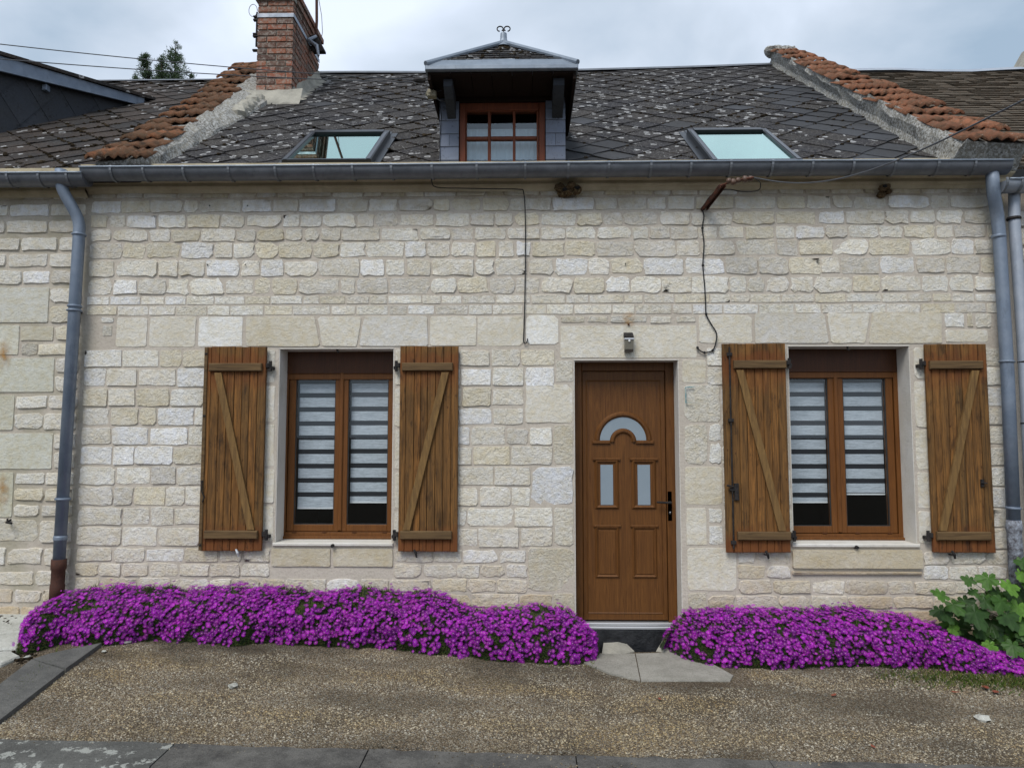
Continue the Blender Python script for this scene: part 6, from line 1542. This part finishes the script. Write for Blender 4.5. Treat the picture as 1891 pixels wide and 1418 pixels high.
def plant():
    rg = random.Random(31); root = empty('leafy_plant', (4.05, -.2, .03)); tag(root, 'green plant with lobed leaves at the foot of the right downpipe', 'plant')
    mats = []
    for i, c in enumerate([(.055, .135, .022), (.085, .20, .03), (.14, .30, .04), (.04, .095, .02)]):
        t = MT('lobed_leaf_%s' % ('mid', 'fresh', 'young', 'old')[i], .5, 0, .35); col_ = t.mix(t.rmp(t.noise(30, 4), [(.35, 0.), (.65, 1.)]), c, tuple(a * .7 for a in c)); t.done(col_)
        tl = t.n.new('ShaderNodeBsdfTranslucent'); t.l.new(col_, tl.inputs[0]); mx = t.n.new('ShaderNodeMixShader'); mx.inputs[0].default_value = .35; t.l.new(t.b.outputs[0], mx.inputs[1]); t.l.new(tl.outputs[0], mx.inputs[2]); t.l.new(mx.outputs[0], t.n['Material Output'].inputs[0]); mats.append(t.m)
    meshes = []
    for k in range(4):
        for j in range(3): me = palmate(rg, .115); me.materials.append(mats[k]); meshes.append((k, me))
    anchors = []
    base = Vector((4.12, -.12, .05))
    zones = [(1738, 1095, 1, .9), (1760, 1115, 0, 1), (1790, 1068, 0, .7), (1825, 1067, 1, 1), (1862, 1078, 2, 1), (1885, 1060, 2, .9), (1850, 1110, 0, 1), (1880, 1120, 2, 1.1), (1800, 1130, 3, 1.2), (1770, 1150, 3, 1), (1752, 1148, 1, .8), (1830, 1150, 3, 1.2), (1865, 1160, 0, 1.1), (1895, 1150, 1, 1.1), (1735, 1125, 3, .9),
             (1810, 1160, 3, 1.1), (1845, 1180, 2, .8), (1828, 1190, 2, .7), (1870, 1190, 0, .9), (1890, 1205, 1, .7), (1888, 1035, 0, .8), (1905, 1080, 0, 1), (1915, 1130, 1, 1), (1925, 1040, 1, 1), (1842, 1092, 3, 1), (1780, 1108, 3, .9), (1795, 1090, 0, .6), (1760, 1158, 2, .7), (1885, 1090, 3, 1.1), (1860, 1135, 3, 1.2), (1930, 1170, 0, 1), (1820, 1110, 3, .8)]
    rest = []
    for _ in range(48): rest.append((rg.uniform(1745, 1925), rg.uniform(1095, 1195), rg.choice((0, 0, 3, 3, 1)), rg.uniform(.6, 1.1)))
    stems = MB()
    for i, (u, v, k, s_) in enumerate(zones + rest):
        if (u - 1715) < (1110 - v) * .3: continue
        y = rg.uniform(-.42, -.16) if i < len(zones) else rg.uniform(-.3, -.08); p = Vector(tuple(P(u, v, y)))
        me = rg.choice([m_ for kk, m_ in meshes if kk == k]); o = link('leaf', me, root, tuple(p)); o.scale = (s_,) * 3
        tgt = Vector((rg.uniform(-.5, .4), -1.0 + rg.uniform(-.2, .4), rg.uniform(.35, 1.1))).normalized(); q = tgt.to_track_quat('Z', 'Y'); o.rotation_euler = (q.to_matrix().to_4x4() @ __import__('mathutils').Matrix.Rotation(rg.uniform(-.7, .7) + math.pi, 4, 'Z')).to_euler()
        mid = base.lerp(p, .55) + Vector((0, .03, .06)); stems.tube([tuple(base.lerp(mid, .0) + Vector((rg.uniform(-.06, .06), 0, 0))), tuple(mid), tuple(p + Vector((0, .01, -.005)))], [.004, .003, .002], 5)
    mk('stem', stems, simple('green_stem', (.07, .085, .03), .6), root)
plant()
# ground cover weeds at the foot of the plant and along the edges
def weeds():
    r = np.random.default_rng(19); n = 3200; which = r.random(n)
    U = np.where(which < .55, 1600 + 300 * np.sqrt(r.random(n)), np.where(which < .75, r.uniform(20, 105, n), r.uniform(60, 1100, n)))
    V_ = np.where(which < .55, 1238 + (U - 1640) * .04 + r.normal(4, 8, n), np.where(which < .75, 1316 - (U - 20) * .78 + r.normal(3, 5, n), 1192 + (U - 60) * .032 + r.normal(0, 3, n)))
    c = np.array([PZ(a, b, .07) for a, b in zip(U, V_)]); c[:, 2] = zg(c[:, 0], c[:, 1])
    h = r.uniform(.008, .03, n)[:, None]; a = r.uniform(0, 6.28, n); sd_ = np.stack([np.cos(a), np.sin(a), 0 * a], 1) * .004; tip = np.stack([r.normal(0, .7, n), r.normal(0, .7, n), np.ones(n)], 1) * h
    v = np.stack([c - sd_, c + sd_, c + tip + sd_ * .5, c + tip * 1.3], 1); f = (np.arange(n) * 4)[:, None, None] + np.array([[0, 1, 2], [0, 2, 3]])[None]
    pal = np.array([(.07, .12, .02), (.12, .15, .03), (.16, .15, .05), (.04, .07, .02)])[r.integers(0, 4, n)]
    tag(mk_np('weeds', v.reshape(-1, 3), f.reshape(-1, 3), M['leaf'], None, np.repeat(pal, 4, 0)), 'low green weeds and moss along the pavement edges', 'weeds', None, 'stuff')
weeds()
def spill():
    keep = lambda X_, Y_: np.array([mnoise.noise(Vector((a * 4, b * 9, 2.2))) > .02 for a, b in zip(X_, Y_)])
    o = pebbles('loose_grit', 2600, -4.2, 4.6, -2.02, -1.80, .003, .0075, 9, keep); o.location.z += .008
    tag(o, 'loose grit washed onto the kerb', 'grit', None, 'stuff')
spill()

# ------------------------------------------------------------------ the conifer beyond the left roof
def conifer():
    r = np.random.default_rng(4); yt = 11.0
    def pt(u, v): return np.array(P(u, v, yt))
    root = empty('conifer_tree', (float(pt(300, 150)[0]), yt, 0)); tag(root, 'ragged green conifer with several tips rising behind the left roof', 'tree')
    tops = [(325, 78, 46), (268, 98, 34), (298, 104, 36), (352, 140, 20), (250, 138, 20)]
    mt = MB(); V = []; F = []; Cc = []
    for (u, v, wpx) in tops:
        t_ = pt(u, v); b_ = pt((u - 300) * .3 + 300, 330); b_[2] = 0 if u == 325 else b_[2]
        mt.tube([tuple(b_), tuple((b_ + t_) / 2 + np.array([.05, 0, 0])), tuple(t_)], [.10, .05, .01], 6)
        wid = wpx / F0 * (yt + DIST); Ht = t_[2] - pt(300, 175)[2]
        nb = int(38 + Ht * 20) if wpx > 20 else 14
        for _ in range(nb):
            q = r.random() ** .75; z = t_[2] - q * Ht; rad = wid * (.10 + .9 * q) * r.uniform(.5, 1.15); a = r.uniform(0, 6.28); c0 = np.array([t_[0] + (b_[0] - t_[0]) * q * .25, yt, z]); dr = np.array([math.cos(a), math.sin(a) * .9, r.uniform(.0, .7)])
            nseg = 9
            for k in range(nseg):
                s_ = (k + 1) / nseg; c = c0 + dr * rad * s_ + np.array([0, 0, -.22 * rad * s_ ** 2])
                for _ in range(7):
                    d = dr + r.normal(0, .8, 3); d[2] -= .15; d /= np.linalg.norm(d); L_ = r.uniform(.04, .10); sd_ = np.cross(d, r.normal(size=3)); sd_ = sd_ / np.linalg.norm(sd_) * .008; o = len(V); cc = c + r.normal(0, .03, 3)
                    V += [cc - sd_, cc + sd_, cc + d * L_]; F.append((o, o + 1, o + 2)); g_ = np.array([.07, .105, .055]) * r.uniform(.6, 1.6); Cc += [g_] * 3
    mk('trunk', mt, simple('bark', (.05, .035, .022), .9), root)
    mk_np('crown', np.array(V), np.array(F), M['leaf'], root, np.array(Cc))
conifer()
